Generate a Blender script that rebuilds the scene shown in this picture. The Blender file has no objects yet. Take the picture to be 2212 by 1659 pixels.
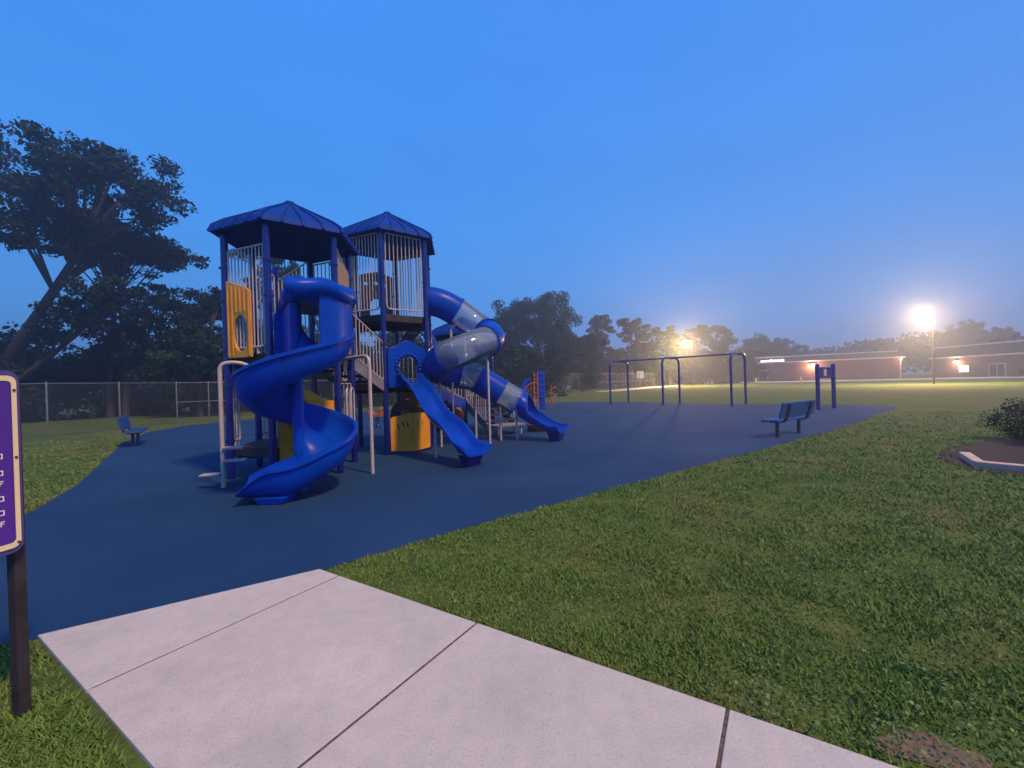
import bpy, bmesh, math, random
import numpy as np
from mathutils import Vector, Matrix, noise
from mathutils.geometry import tessellate_polygon

sc = bpy.context.scene
R = math.radians

# ---------------------------------------------------------------- camera
CAM_H = 1.65
cam = bpy.data.cameras.new('camera')
cam.sensor_width = 36.0
cam.lens = 900.0 / 2212.0 * 36.0
cam.clip_start = 0.05
cam.clip_end = 2000.0
cam_ob = bpy.data.objects.new('camera', cam)
sc.collection.objects.link(cam_ob)
cam_ob.location = (0, 0, CAM_H)
_pitch = math.atan(4.0 / 900.0)
cam_ob.matrix_world = (Matrix.Translation((0, 0, CAM_H)) @ Matrix.Rotation(R(90) - _pitch, 4, 'X')
                       @ Matrix.Rotation(-0.03, 4, 'Z'))
sc.camera = cam_ob

# ---------------------------------------------------------------- sky and light
SUN_EL, SUN_AZ = 54.0, 50.0      # azimuth of the glow behind the camera, degrees from -Y towards +X
world = bpy.data.worlds.new('World')
sc.world = world
world.use_nodes = True
wn, wl = world.node_tree.nodes, world.node_tree.links
wn.clear()
w_out = wn.new('ShaderNodeOutputWorld')
w_bg = wn.new('ShaderNodeBackground')
w_sky = wn.new('ShaderNodeTexSky')
w_sky.sky_type = 'NISHITA'
w_sky.sun_disc = False
w_sky.sun_elevation = R(3.0)
w_sky.sun_rotation = R(180.0 - 40.0)
w_sky.air_density = 1.3
w_sky.dust_density = 0.4
w_sky.ozone_density = 6.0
w_tc = wn.new('ShaderNodeTexCoord')
w_sep = wn.new('ShaderNodeSeparateXYZ')
w_ramp = wn.new('ShaderNodeValToRGB')
w_mix = wn.new('ShaderNodeMix')
w_mix.data_type = 'RGBA'
w_mix.inputs['Factor'].default_value = 0.88
cr = w_ramp.color_ramp
cr.elements[0].position = 0.0
cr.elements[0].color = (1.5, 3.7, 8.2, 1)
cr.elements[1].position = 1.0
cr.elements[1].color = (0.62, 3.3, 10.6, 1)
for p, c in ((0.12, (1.15, 4.2, 10.4)), (0.32, (0.80, 4.1, 11.6)), (0.6, (0.70, 3.6, 11.3))):
    e = cr.elements.new(p)
    e.color = c + (1,)
w_bg.inputs['Strength'].default_value = 0.042
wl.new(w_tc.outputs['Generated'], w_sep.inputs[0])
wl.new(w_sep.outputs['Z'], w_ramp.inputs[0])
wl.new(w_sky.outputs[0], w_mix.inputs[6])
wl.new(w_ramp.outputs[0], w_mix.inputs[7])
w_ns = wn.new('ShaderNodeTexNoise'); w_ns.inputs['Scale'].default_value = 2.2; w_ns.inputs['Detail'].default_value = 5
w_mp = wn.new('ShaderNodeMapping'); w_mp.inputs['Scale'].default_value = (1.0, 1.0, 3.5)
w_mr = wn.new('ShaderNodeMapRange'); w_mr.inputs[1].default_value = 0.3; w_mr.inputs[2].default_value = 0.7; w_mr.inputs[3].default_value = 0.955; w_mr.inputs[4].default_value = 1.045
w_mu = wn.new('ShaderNodeVectorMath'); w_mu.operation = 'SCALE'
wl.new(w_tc.outputs['Generated'], w_mp.inputs[0]); wl.new(w_mp.outputs[0], w_ns.inputs[0]); wl.new(w_ns.outputs[0], w_mr.inputs[0])
wl.new(w_mix.outputs[2], w_mu.inputs[0]); wl.new(w_mr.outputs[0], w_mu.inputs['Scale'])
wl.new(w_mu.outputs[0], w_bg.inputs['Color'])
wl.new(w_bg.outputs[0], w_out.inputs['Surface'])

sun = bpy.data.lights.new('sun', 'SUN')
sun.energy = 1.85
sun.angle = R(6)
sun.color = (1.0, 0.62, 0.30)
sun_ob = bpy.data.objects.new('sun', sun)
sc.collection.objects.link(sun_ob)
_d = Vector((math.sin(R(SUN_AZ)) * math.cos(R(SUN_EL)), -math.cos(R(SUN_AZ)) * math.cos(R(SUN_EL)), math.sin(R(SUN_EL))))
sun_ob.rotation_euler = _d.to_track_quat('Z', 'Y').to_euler()
sun_ob.location = _d * 60

sc.view_settings.view_transform = 'Standard'
sc.view_settings.look = 'None'
sc.view_settings.exposure = 1.1
sc.view_settings.gamma = 1.0
sc.render.engine = 'CYCLES'
sc.cycles.use_denoising = True
sc.cycles.max_bounces = 6
sc.cycles.diffuse_bounces = 2
sc.cycles.transparent_max_bounces = 24
sc.cycles.volume_bounces = 0
sc.cycles.sample_clamp_indirect = 4.0

# ---------------------------------------------------------------- materials
M = {}
def mat(name, col, rough=0.6, metal=0.0, spec=0.5, var=0.0, vscale=4.0, bump=0.0, bscale=60.0, coat=0.0, col2=None, detail=4.0, coords='Object'):
    m = bpy.data.materials.new(name)
    m.use_nodes = True
    n, l = m.node_tree.nodes, m.node_tree.links
    b = n['Principled BSDF']
    b.inputs['Base Color'].default_value = (*col, 1)
    b.inputs['Roughness'].default_value = rough
    b.inputs['Metallic'].default_value = metal
    b.inputs['Specular IOR Level'].default_value = spec
    b.inputs['Coat Weight'].default_value = coat
    tc = n.new('ShaderNodeTexCoord')
    if var > 0 or col2:
        t = n.new('ShaderNodeTexNoise')
        t.inputs['Scale'].default_value = vscale
        t.inputs['Detail'].default_value = detail
        l.new(tc.outputs[coords], t.inputs['Vector'])
        r = n.new('ShaderNodeValToRGB')
        c2 = col2 or tuple(min(1, c * (1 + var)) for c in col)
        c1 = col if col2 else tuple(c * (1 - var) for c in col)
        r.color_ramp.elements[0].position = 0.35
        r.color_ramp.elements[0].color = (*c1, 1)
        r.color_ramp.elements[1].position = 0.65
        r.color_ramp.elements[1].color = (*c2, 1)
        l.new(t.outputs['Fac'], r.inputs[0])
        l.new(r.outputs[0], b.inputs['Base Color'])
    if bump > 0:
        t2 = n.new('ShaderNodeTexNoise')
        t2.inputs['Scale'].default_value = bscale
        t2.inputs['Detail'].default_value = 3
        l.new(tc.outputs[coords], t2.inputs['Vector'])
        bp = n.new('ShaderNodeBump')
        bp.inputs['Strength'].default_value = bump
        bp.inputs['Distance'].default_value = 0.01
        l.new(t2.outputs['Fac'], bp.inputs['Height'])
        l.new(bp.outputs[0], b.inputs['Normal'])
    M[name] = m
    return m

mat('slide_plastic', (0.001, 0.050, 0.43), rough=0.33, spec=0.14, var=0.10, vscale=2.5, bump=0.05, bscale=14)
mat('post_paint', (0.006, 0.010, 0.19), rough=0.16, coat=0.3, var=0.12, vscale=3)
mat('roof_plastic', (0.004, 0.040, 0.27), spec=0.08, rough=0.6, var=0.12, vscale=3, bump=0.04, bscale=10)
mat('pipe_paint', (0.46, 0.42, 0.42), rough=0.32, var=0.08, vscale=6)
mat('yellow_plastic', (0.72, 0.31, 0.014), rough=0.4, var=0.10, vscale=3, bump=0.05, bscale=20)
mat('orange_paint', (0.50, 0.13, 0.02), rough=0.4, var=0.1)
mat('tan_plastic', (0.36, 0.27, 0.17), rough=0.5, var=0.08)
mat('brown_plastic', (0.055, 0.018, 0.015), rough=0.5, var=0.15)
mat('mauve_plastic', (0.20, 0.11, 0.12), rough=0.5, var=0.12)
mat('deck_coating', (0.030, 0.022, 0.028), rough=0.7, var=0.2, bump=0.2, bscale=120)
mat('stringer_paint', (0.20, 0.19, 0.22), rough=0.5, var=0.15)
mat('bench_blue', (0.010, 0.07, 0.26), rough=0.4, var=0.12)
mat('bench_dark', (0.025, 0.03, 0.05), rough=0.45, var=0.1)
mat('sign_blue', (0.075, 0.018, 0.30), rough=0.45, var=0.06)
mat('sign_edge', (0.07, 0.05, 0.24), rough=0.5, var=0.15, vscale=60)
mat('sign_border', (0.80, 0.66, 0.38), rough=0.4, var=0.04)
mat('sign_white', (0.8, 0.8, 0.8), rough=0.5, var=0.02)
mat('sign_post', (0.022, 0.016, 0.022), rough=0.8, var=0.45, vscale=12, bump=0.3, bscale=40)
mat('galvanised', (0.13, 0.145, 0.155), rough=0.5, metal=0.3, var=0.15)
mat('brick', (0.19, 0.058, 0.046), rough=0.85, var=0.12, vscale=0.6)
mat('brick_dark', (0.13, 0.045, 0.038), rough=0.85, var=0.12, vscale=0.6)
mat('metal_roof', (0.055, 0.030, 0.028), rough=0.85, var=0.15, vscale=0.5)
mat('pale_trim', (0.62, 0.58, 0.56), rough=0.6, var=0.05)
mat('dark_glass', (0.02, 0.025, 0.03), rough=0.08, var=0.05)
mat('door_frame', (0.55, 0.55, 0.55), rough=0.4, var=0.05)
mat('pole_metal', (0.03, 0.028, 0.028), rough=0.5, metal=0.4, var=0.1)
mat('bollard_paint', (0.55, 0.44, 0.14), rough=0.6, var=0.1)
mat('bark', (0.045, 0.035, 0.032), rough=0.9, var=0.35, vscale=6, bump=0.5, bscale=12)
mat('mulch', (0.030, 0.018, 0.015), rough=0.95, var=0.5, vscale=25, bump=0.8, bscale=60)
mat('joint_dirt', (0.09, 0.075, 0.07), rough=0.95, var=0.4, vscale=40)
mat('soil', (0.13, 0.10, 0.06), rough=0.95, var=0.35, vscale=30, bump=0.6, bscale=90)
mat('curb_concrete', (0.52, 0.38, 0.29), rough=0.85, var=0.10, vscale=5)
mat('road_surface', (0.52, 0.48, 0.44), rough=0.85, var=0.10, vscale=0.3)
mat('car_white', (0.6, 0.6, 0.62), rough=0.25, coat=0.6, var=0.03)
mat('tyre', (0.02, 0.02, 0.02), rough=0.8, var=0.1)
mat('house_siding', (0.62, 0.66, 0.72), rough=0.7, var=0.06)
mat('shingle', (0.07, 0.07, 0.08), rough=0.8, var=0.2, vscale=5)
mat('white_panel', (0.6, 0.6, 0.58), rough=0.5, var=0.05)

def emis(name, col, s):
    m = bpy.data.materials.new(name)
    m.use_nodes = True
    b = m.node_tree.nodes['Principled BSDF']
    b.inputs['Base Color'].default_value = (0.8, 0.8, 0.8, 1)
    b.inputs['Emission Color'].default_value = (*col, 1)
    b.inputs['Emission Strength'].default_value = s
    M[name] = m
emis('lamp_warm', (1.0, 0.66, 0.32), 110)
emis('lamp_small', (1.0, 0.80, 0.55), 14)
emis('sign_lit', (1.0, 0.90, 0.72), 5)
emis('lit_glass', (1.0, 0.82, 0.5), 0.9)

def leaf_mat(name, c1, c2, c3):
    m = bpy.data.materials.new(name)
    m.use_nodes = True
    n, l = m.node_tree.nodes, m.node_tree.links
    b = n['Principled BSDF']
    b.inputs['Roughness'].default_value = 0.65
    b.inputs['Specular IOR Level'].default_value = 0.25
    tc = n.new('ShaderNodeTexCoord')
    t = n.new('ShaderNodeTexNoise'); t.inputs['Scale'].default_value = 0.55; t.inputs['Detail'].default_value = 6
    l.new(tc.outputs['Object'], t.inputs['Vector'])
    r = n.new('ShaderNodeValToRGB')
    r.color_ramp.elements[0].position = 0.3; r.color_ramp.elements[0].color = (*c1, 1)
    r.color_ramp.elements[1].position = 0.7; r.color_ramp.elements[1].color = (*c3, 1)
    e = r.color_ramp.elements.new(0.5); e.color = (*c2, 1)
    l.new(t.outputs['Fac'], r.inputs[0]); l.new(r.outputs[0], b.inputs['Base Color'])
    tr = n.new('ShaderNodeBsdfTranslucent'); l.new(r.outputs[0], tr.inputs['Color'])
    mx = n.new('ShaderNodeMixShader'); mx.inputs[0].default_value = 0.25
    l.new(b.outputs[0], mx.inputs[1]); l.new(tr.outputs[0], mx.inputs[2])
    l.new(mx.outputs[0], n['Material Output'].inputs['Surface'])
    M[name] = m
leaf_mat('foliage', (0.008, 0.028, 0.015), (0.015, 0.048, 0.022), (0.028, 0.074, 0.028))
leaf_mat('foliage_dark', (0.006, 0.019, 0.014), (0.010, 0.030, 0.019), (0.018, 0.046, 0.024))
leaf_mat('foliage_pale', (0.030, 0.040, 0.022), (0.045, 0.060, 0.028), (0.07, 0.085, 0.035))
leaf_mat('young_leaf', (0.08, 0.09, 0.015), (0.14, 0.13, 0.02), (0.20, 0.16, 0.03))

def clear_mat():
    m = bpy.data.materials.new('clear_polycarbonate')
    m.use_nodes = True
    n, l = m.node_tree.nodes, m.node_tree.links
    n.clear()
    o = n.new('ShaderNodeOutputMaterial')
    tr = n.new('ShaderNodeBsdfTransparent'); tr.inputs[0].default_value = (0.94, 0.95, 0.97, 1)
    gl = n.new('ShaderNodeBsdfGlossy'); gl.inputs['Roughness'].default_value = 0.07
    df = n.new('ShaderNodeBsdfDiffuse'); df.inputs[0].default_value = (0.46, 0.60, 0.80, 1)
    lw = n.new('ShaderNodeLayerWeight'); lw.inputs[0].default_value = 0.22
    tc = n.new('ShaderNodeTexCoord')
    ns = n.new('ShaderNodeTexNoise'); ns.inputs['Scale'].default_value = 7; ns.inputs['Detail'].default_value = 5
    l.new(tc.outputs['Object'], ns.inputs[0])
    mr = n.new('ShaderNodeMapRange'); mr.inputs[3].default_value = 0.14; mr.inputs[4].default_value = 0.30
    l.new(ns.outputs[0], mr.inputs[0])
    m1 = n.new('ShaderNodeMixShader'); m2 = n.new('ShaderNodeMixShader')
    l.new(mr.outputs[0], m1.inputs[0]); l.new(tr.outputs[0], m1.inputs[1]); l.new(df.outputs[0], m1.inputs[2])
    l.new(lw.outputs['Fresnel'], m2.inputs[0]); l.new(m1.outputs[0], m2.inputs[1]); l.new(gl.outputs[0], m2.inputs[2])
    l.new(m2.outputs[0], o.inputs[0])
    M['clear'] = m
clear_mat()

def chain_mat():
    m = bpy.data.materials.new('chain_link')
    m.use_nodes = True
    n, l = m.node_tree.nodes, m.node_tree.links
    b = n['Principled BSDF']
    b.inputs['Base Color'].default_value = (0.09, 0.10, 0.11, 1)
    b.inputs['Roughness'].default_value = 0.6
    b.inputs['Metallic'].default_value = 0.3
    uv = n.new('ShaderNodeUVMap')
    sp = n.new('ShaderNodeSeparateXYZ'); l.new(uv.outputs[0], sp.inputs[0])
    def mth(op, a, c=None):
        q = n.new('ShaderNodeMath'); q.operation = op
        for k, v in enumerate((a, c)):
            if v is None: continue
            if isinstance(v, (int, float)): q.inputs[k].default_value = v
            else: l.new(v, q.inputs[k])
        return q.outputs[0]
    lines = []
    for op in ('ADD', 'SUBTRACT'):
        s_ = mth(op, sp.outputs[0], sp.outputs[1])
        fr = mth('FRACT', mth('MULTIPLY', s_, 1 / 0.07))
        lines.append(mth('LESS_THAN', mth('ABSOLUTE', mth('SUBTRACT', fr, 0.5)), 0.045))
    fac = mth('MAXIMUM', lines[0], lines[1])
    tr = n.new('ShaderNodeBsdfTransparent')
    mx = n.new('ShaderNodeMixShader')
    l.new(fac, mx.inputs[0]); l.new(tr.outputs[0], mx.inputs[1]); l.new(b.outputs[0], mx.inputs[2])
    l.new(mx.outputs[0], n['Material Output'].inputs['Surface'])
    M['chain'] = m
chain_mat()

def ground_mats():
    # lawn
    m = bpy.data.materials.new('lawn_grass'); m.use_nodes = True
    n, l = m.node_tree.nodes, m.node_tree.links
    b = n['Principled BSDF']; b.inputs['Roughness'].default_value = 0.9; b.inputs['Specular IOR Level'].default_value = 0.15
    tc = n.new('ShaderNodeTexCoord')
    def noi(s, d=4):
        t = n.new('ShaderNodeTexNoise'); t.inputs['Scale'].default_value = s; t.inputs['Detail'].default_value = d
        l.new(tc.outputs['Object'], t.inputs['Vector']); return t.outputs['Fac']
    def ramp(src, stops):
        r = n.new('ShaderNodeValToRGB')
        r.color_ramp.elements[0].position, r.color_ramp.elements[0].color = stops[0][0], (*stops[0][1], 1)
        r.color_ramp.elements[1].position, r.color_ramp.elements[1].color = stops[-1][0], (*stops[-1][1], 1)
        for p, c in stops[1:-1]:
            e = r.color_ramp.elements.new(p); e.color = (*c, 1)
        l.new(src, r.inputs[0]); return r.outputs[0]
    a = ramp(noi(0.55, 5), [(0.33, (0.058, 0.104, 0.022)), (0.5, (0.076, 0.122, 0.027)), (0.68, (0.112, 0.124, 0.040))])
    c = ramp(noi(22, 6), [(0.3, (0.35, 0.35, 0.35)), (0.7, (1.3, 1.3, 1.3))])
    d = ramp(noi(2.6, 5), [(0.35, (0.8, 0.8, 0.8)), (0.62, (1.2, 1.15, 1.05))])
    mx = n.new('ShaderNodeMix'); mx.data_type = 'RGBA'; mx.blend_type = 'MULTIPLY'; mx.inputs[0].default_value = 0.45
    l.new(a, mx.inputs[6]); l.new(c, mx.inputs[7])
    mx2 = n.new('ShaderNodeMix'); mx2.data_type = 'RGBA'; mx2.blend_type = 'MULTIPLY'; mx2.inputs[0].default_value = 1
    l.new(mx.outputs[2], mx2.inputs[6]); l.new(d, mx2.inputs[7])
    l.new(mx2.outputs[2], b.inputs['Base Color'])
    bp = n.new('ShaderNodeBump'); bp.inputs['Strength'].default_value = 0.6; bp.inputs['Distance'].default_value = 0.03
    l.new(noi(30, 5), bp.inputs['Height']); l.new(bp.outputs[0], b.inputs['Normal'])
    M['lawn'] = m
    # rubber pad
    m = bpy.data.materials.new('rubber_surface'); m.use_nodes = True
    n, l = m.node_tree.nodes, m.node_tree.links
    b = n['Principled BSDF']; b.inputs['Roughness'].default_value = 0.85; b.inputs['Specular IOR Level'].default_value = 0.15
    tc = n.new('ShaderNodeTexCoord')
    a = ramp(noi(0.8, 6), [(0.3, (0.009, 0.041, 0.112)), (0.7, (0.014, 0.051, 0.133))])
    c = ramp(noi(70, 4), [(0.36, (0.62, 0.62, 0.62)), (0.64, (1.36, 1.36, 1.36))])
    pq = ramp(noi(0.33, 8), [(0.36, (0.86, 0.88, 0.90)), (0.64, (1.12, 1.09, 1.06))])
    mp = n.new('ShaderNodeMix'); mp.data_type = 'RGBA'; mp.blend_type = 'MULTIPLY'; mp.inputs[0].default_value = 1
    l.new(a, mp.inputs[6]); l.new(pq, mp.inputs[7]); a = mp.outputs[2]
    mx = n.new('ShaderNodeMix'); mx.data_type = 'RGBA'; mx.blend_type = 'MULTIPLY'; mx.inputs[0].default_value = 0.6
    l.new(a, mx.inputs[6]); l.new(c, mx.inputs[7]); l.new(mx.outputs[2], b.inputs['Base Color'])
    bp = n.new('ShaderNodeBump'); bp.inputs['Strength'].default_value = 0.35; bp.inputs['Distance'].default_value = 0.004
    l.new(noi(160, 2), bp.inputs['Height']); l.new(bp.outputs[0], b.inputs['Normal'])
    M['rubber'] = m
    # concrete walk
    m = bpy.data.materials.new('walk_concrete'); m.use_nodes = True
    n, l = m.node_tree.nodes, m.node_tree.links
    b = n['Principled BSDF']; b.inputs['Roughness'].default_value = 0.85; b.inputs['Specular IOR Level'].default_value = 0.3
    tc = n.new('ShaderNodeTexCoord')
    a = ramp(noi(1.3, 7), [(0.28, (0.40, 0.385, 0.35)), (0.42, (0.465, 0.445, 0.405)), (0.55, (0.48, 0.46, 0.42)), (0.72, (0.525, 0.50, 0.455))])
    c = ramp(noi(85, 5), [(0.30, (0.66, 0.65, 0.64)), (0.42, (0.95, 0.95, 0.95)), (0.72, (1.08, 1.08, 1.08))])
    d = ramp(noi(9, 6), [(0.3, (0.93, 0.93, 0.94)), (0.62, (1.03, 1.03, 1.02))])
    mx = n.new('ShaderNodeMix'); mx.data_type = 'RGBA'; mx.blend_type = 'MULTIPLY'; mx.inputs[0].default_value = 0.7
    l.new(a, mx.inputs[6]); l.new(c, mx.inputs[7])
    mx2 = n.new('ShaderNodeMix'); mx2.data_type = 'RGBA'; mx2.blend_type = 'MULTIPLY'; mx2.inputs[0].default_value = 1
    l.new(mx.outputs[2], mx2.inputs[6]); l.new(d, mx2.inputs[7]); l.new(mx2.outputs[2], b.inputs['Base Color'])
    bp = n.new('ShaderNodeBump'); bp.inputs['Strength'].default_value = 0.25; bp.inputs['Distance'].default_value = 0.003
    l.new(noi(140, 4), bp.inputs['Height']); l.new(bp.outputs[0], b.inputs['Normal'])
    M['walk'] = m
ground_mats()

# ---------------------------------------------------------------- object helpers
col = sc.collection
def tag(o, label=None, cat=None, group=None, kind=None):
    if label: o['label'] = label
    if cat: o['category'] = cat
    if group: o['group'] = group
    if kind: o['kind'] = kind
    return o
def thing(name, loc, label, cat, group=None, rz=0.0):
    o = bpy.data.objects.new(name, None)
    o.empty_display_size = 0.3
    col.objects.link(o)
    o.location = loc
    o.rotation_euler = (0, 0, rz)
    return tag(o, label, cat, group)

WORLD = {}
def world_loc(p):
    v = Vector((0, 0, 0))
    while p is not None:
        v += Vector(p.location)
        p = p.parent
    return v

class MB:
    def __init__(s): s.v, s.f, s.uv = [], [], None
    def add(s, vs, fs):
        o = len(s.v)
        s.v.extend([tuple(v) for v in vs])
        s.f.extend([tuple(i + o for i in f) for f in fs])
        return s
    def box(s, c, size, ang=0.0, axis=None):
        hx, hy, hz = size[0] / 2, size[1] / 2, size[2] / 2
        rot = Matrix.Rotation(ang, 3, axis or 'Z')
        vs = [Vector(c) + rot @ Vector((x * hx, y * hy, z * hz)) for x in (-1, 1) for y in (-1, 1) for z in (-1, 1)]
        return s.add(vs, [(0, 1, 3, 2), (4, 6, 7, 5), (0, 4, 5, 1), (2, 3, 7, 6), (0, 2, 6, 4), (1, 5, 7, 3)])
    def beam(s, a, b, w, h):
        a, b = Vector(a), Vector(b); d = (b - a).normalized()
        side = d.cross(Vector((0, 0, 1)))
        if side.length < 1e-4: side = Vector((1, 0, 0))
        side.normalize(); up = side.cross(d)
        vs = [p + side * (x * w / 2) + up * (z * h / 2) for p in (a, b) for x, z in ((-1, -1), (1, -1), (1, 1), (-1, 1))]
        return s.add(vs, [(3, 2, 1, 0), (4, 5, 6, 7), (0, 1, 5, 4), (1, 2, 6, 5), (2, 3, 7, 6), (3, 0, 4, 7)])
    def tube(s, pts, r, n=10, caps=True, radii=None):
        P = [Vector(p) for p in pts]
        rings = []
        prev = None
        for i, p in enumerate(P):
            t = (P[min(i + 1, len(P) - 1)] - P[max(i - 1, 0)]).normalized()
            if prev is None:
                a = Vector((0, 0, 1)) if abs(t.z) < 0.9 else Vector((1, 0, 0))
                u = t.cross(a).normalized()
            else:
                u = (prev - t * prev.dot(t)).normalized()
            prev = u
            w = t.cross(u)
            rr = radii[i] if radii else r
            rings.append([p + (u * math.cos(2 * math.pi * k / n) + w * math.sin(2 * math.pi * k / n)) * rr for k in range(n)])
        vs = [v for ring in rings for v in ring]
        fs = []
        for i in range(len(P) - 1):
            for k in range(n):
                a, b2 = i * n + k, i * n + (k + 1) % n
                fs.append((a, b2, b2 + n, a + n))
        if caps:
            fs.append(tuple(range(n))[::-1]); fs.append(tuple((len(P) - 1) * n + k for k in range(n)))
        return s.add(vs, fs)
    def ring_tube(s, pts, r_out, r_in, n=32):
        """hollow tube with wall thickness"""
        a = len(s.v)
        s.tube(pts, r_out, n, caps=False)
        b = len(s.v)
        s.tube(pts, r_in, n, caps=False)
        m = len(pts)
        for base, flip in ((0, 1), ((m - 1) * n, 0)):
            for k in range(n):
                q = (a + base + k, a + base + (k + 1) % n, b + base + (k + 1) % n, b + base + k)
                s.f.append(q[::-1] if not flip else q)
        return s
    def sweep(s, frames, prof, closed=True, caps=True):
        """frames: list of (origin, right, up[, scale-function]); prof: list of (r,z)"""
        n = len(prof)
        vs = []
        for fr in frames:
            o, rt, up = fr[0], fr[1], fr[2]
            pr = fr[3] if len(fr) > 3 else prof
            for (a, b) in pr: vs.append(Vector(o) + Vector(rt) * a + Vector(up) * b)
        fs = []
        for i in range(len(frames) - 1):
            for k in range(n if closed else n - 1):
                a, b2 = i * n + k, i * n + (k + 1) % n
                fs.append((a, b2, b2 + n, a + n))
        if caps:
            for base in (0, (len(frames) - 1) * n):
                fs.append(tuple(base + k for k in range(n)))
        return s.add(vs, fs)
    def prism(s, poly, z0, z1):
        n = len(poly)
        vs = [(x, y, z0) for x, y in poly] + [(x, y, z1) for x, y in poly]
        fs = [tuple(range(n))[::-1], tuple(range(n, 2 * n))] + [(k, (k + 1) % n, n + (k + 1) % n, n + k) for k in range(n)]
        return s.add(vs, fs)
    def plate(s, P, Q, outline, holes=(), th=0.03, off=0.0):
        """vertical plate in the plane through P-Q; outline in (s, z)"""
        P, Q = Vector((P[0], P[1], 0)), Vector((Q[0], Q[1], 0))
        e = (Q - P).normalized(); nn = Vector((e.y, -e.x, 0))
        loops = [outline] + list(holes)
        flat = [p for lp in loops for p in lp]
        tris = tessellate_polygon([[Vector((a, b, 0)) for a, b in lp] for lp in loops])
        N = len(flat)
        vs = [P + e * a + nn * (off + th / 2) + Vector((0, 0, b)) for a, b in flat] + \
             [P + e * a + nn * (off - th / 2) + Vector((0, 0, b)) for a, b in flat]
        fs = [tuple(t) for t in tris] + [tuple(i + N for i in t[::-1]) for t in tris]
        k0 = 0
        for lp in loops:
            m = len(lp)
            for k in range(m):
                a, b = k0 + k, k0 + (k + 1) % m
                fs.append((a, b, b + N, a + N))
            k0 += m
        return s.add(vs, fs)
    def lathe(s, c, prof, n=20):
        """prof list of (r, z) around the vertical axis at c"""
        m = len(prof)
        vs = [(c[0] + r * math.cos(2 * math.pi * k / n), c[1] + r * math.sin(2 * math.pi * k / n), c[2] + z) for r, z in prof for k in range(n)]
        fs = [(i * n + k, i * n + (k + 1) % n, (i + 1) * n + (k + 1) % n, (i + 1) * n + k) for i in range(m - 1) for k in range(n)]
        fs += [tuple(range(n))[::-1], tuple((m - 1) * n + k for k in range(n))]
        return s.add(vs, fs)
    def build(s, name, m, parent=None, smooth=False, bevel=0.0, label=None, angle=40):
        vs = np.array(s.v, dtype=float)
        lo, hi = vs.min(0), vs.max(0)
        org = Vector(((lo[0] + hi[0]) / 2, (lo[1] + hi[1]) / 2, lo[2]))
        me = bpy.data.meshes.new(name)
        me.from_pydata([tuple(v) for v in (vs - np.array(org))], [], s.f)
        bm = bmesh.new(); bm.from_mesh(me)
        bmesh.ops.recalc_face_normals(bm, faces=bm.faces)
        bm.to_mesh(me); bm.free()
        me.materials.append(M[m] if isinstance(m, str) else m)
        ob = bpy.data.objects.new(name, me)
        col.objects.link(ob)
        ob.location = org - world_loc(parent)
        if parent is not None: ob.parent = parent
        if bevel > 0:
            md = ob.modifiers.new('bevel', 'BEVEL'); md.width = bevel; md.segments = 2; md.limit_method = 'ANGLE'; md.angle_limit = R(40)
        if smooth:
            me.polygons.foreach_set('use_smooth', [True] * len(me.polygons))
            if angle:
                me.set_sharp_from_angle(angle=R(angle))
        if label: ob['label'] = label
        return ob

def copy_tree(o, parent=None):
    c = o.copy()
    col.objects.link(c)
    c.parent = parent
    for ch in list(o.children): copy_tree(ch, c)
    return c
def bez(pts, n=8):
    """Catmull-Rom through pts"""
    P = [Vector(p) for p in pts]
    P = [2 * P[0] - P[1]] + P + [2 * P[-1] - P[-2]]
    out = []
    for i in range(1, len(P) - 2):
        for k in range(n):
            t = k / n
            a, b, c, d = P[i - 1], P[i], P[i + 1], P[i + 2]
            out.append(0.5 * ((2 * b) + (c - a) * t + (2 * a - 5 * b + 4 * c - d) * t * t + (3 * b - a - 3 * c + d) * t ** 3))
    out.append(P[-2])
    return out
def bent(pts, r=0.12, n=6):
    """polyline with rounded corners"""
    P = [Vector(p) for p in pts]
    out = [P[0]]
    for i in range(1, len(P) - 1):
        a = (P[i - 1] - P[i]); b = (P[i + 1] - P[i])
        ra = min(r, a.length * 0.49, b.length * 0.49)
        A, B = P[i] + a.normalized() * ra, P[i] + b.normalized() * ra
        for k in range(n + 1):
            t = k / n
            out.append(A * (1 - t) ** 2 + P[i] * 2 * t * (1 - t) + B * t * t)
    out.append(P[-1])
    return out

# ================================================================= SETTING
def sheet(name, poly, z, m, kind='structure'):
    b = MB(); b.v = [(x, y, z) for x, y in poly]; b.f = [tuple(range(len(poly)))]
    o = b.build(name, m); o['kind'] = kind
    return o
sheet('lawn', [(-320, -40), (320, -40), (320, 320), (-320, 320)], 0.0, 'lawn')
PAD = [(-4.6, 2.35), (-3.24, 2.83), (-1.78, 3.74), (-0.61, 4.73), (0.3, 5.4), (1.27, 6.12), (3.27, 7.59), (6.5, 9.92), (9.8, 12.4), (13.5, 15.55), (16.2, 17.7),
       (17.6, 19.0), (17.3, 20.4), (15.6, 22.1), (12.73, 24.2), (10.9, 25.9), (9.0, 28.6), (5.0, 31.5), (0, 32.5), (-6, 30), (-11, 26.5), (-15.2, 23.0),
       (-15.9, 20.5), (-15.4, 17.5), (-13.2, 14.1), (-10.4, 10.6), (-8.0, 7.6), (-6.9, 5.9), (-6.3, 4.6), (-6.2, 2.9)]
def round_poly(P, it=2):
    for _ in range(it):
        Q = []
        for i in range(len(P)):
            a, b = P[i], P[(i + 1) % len(P)]
            Q += [(a[0] * .75 + b[0] * .25, a[1] * .75 + b[1] * .25), (a[0] * .25 + b[0] * .75, a[1] * .25 + b[1] * .75)]
        P = Q
    return P
_sharp = PAD[:3]
PADR = [(-5.6, 2.3)] + PAD[:3] + PAD[3:]
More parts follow.
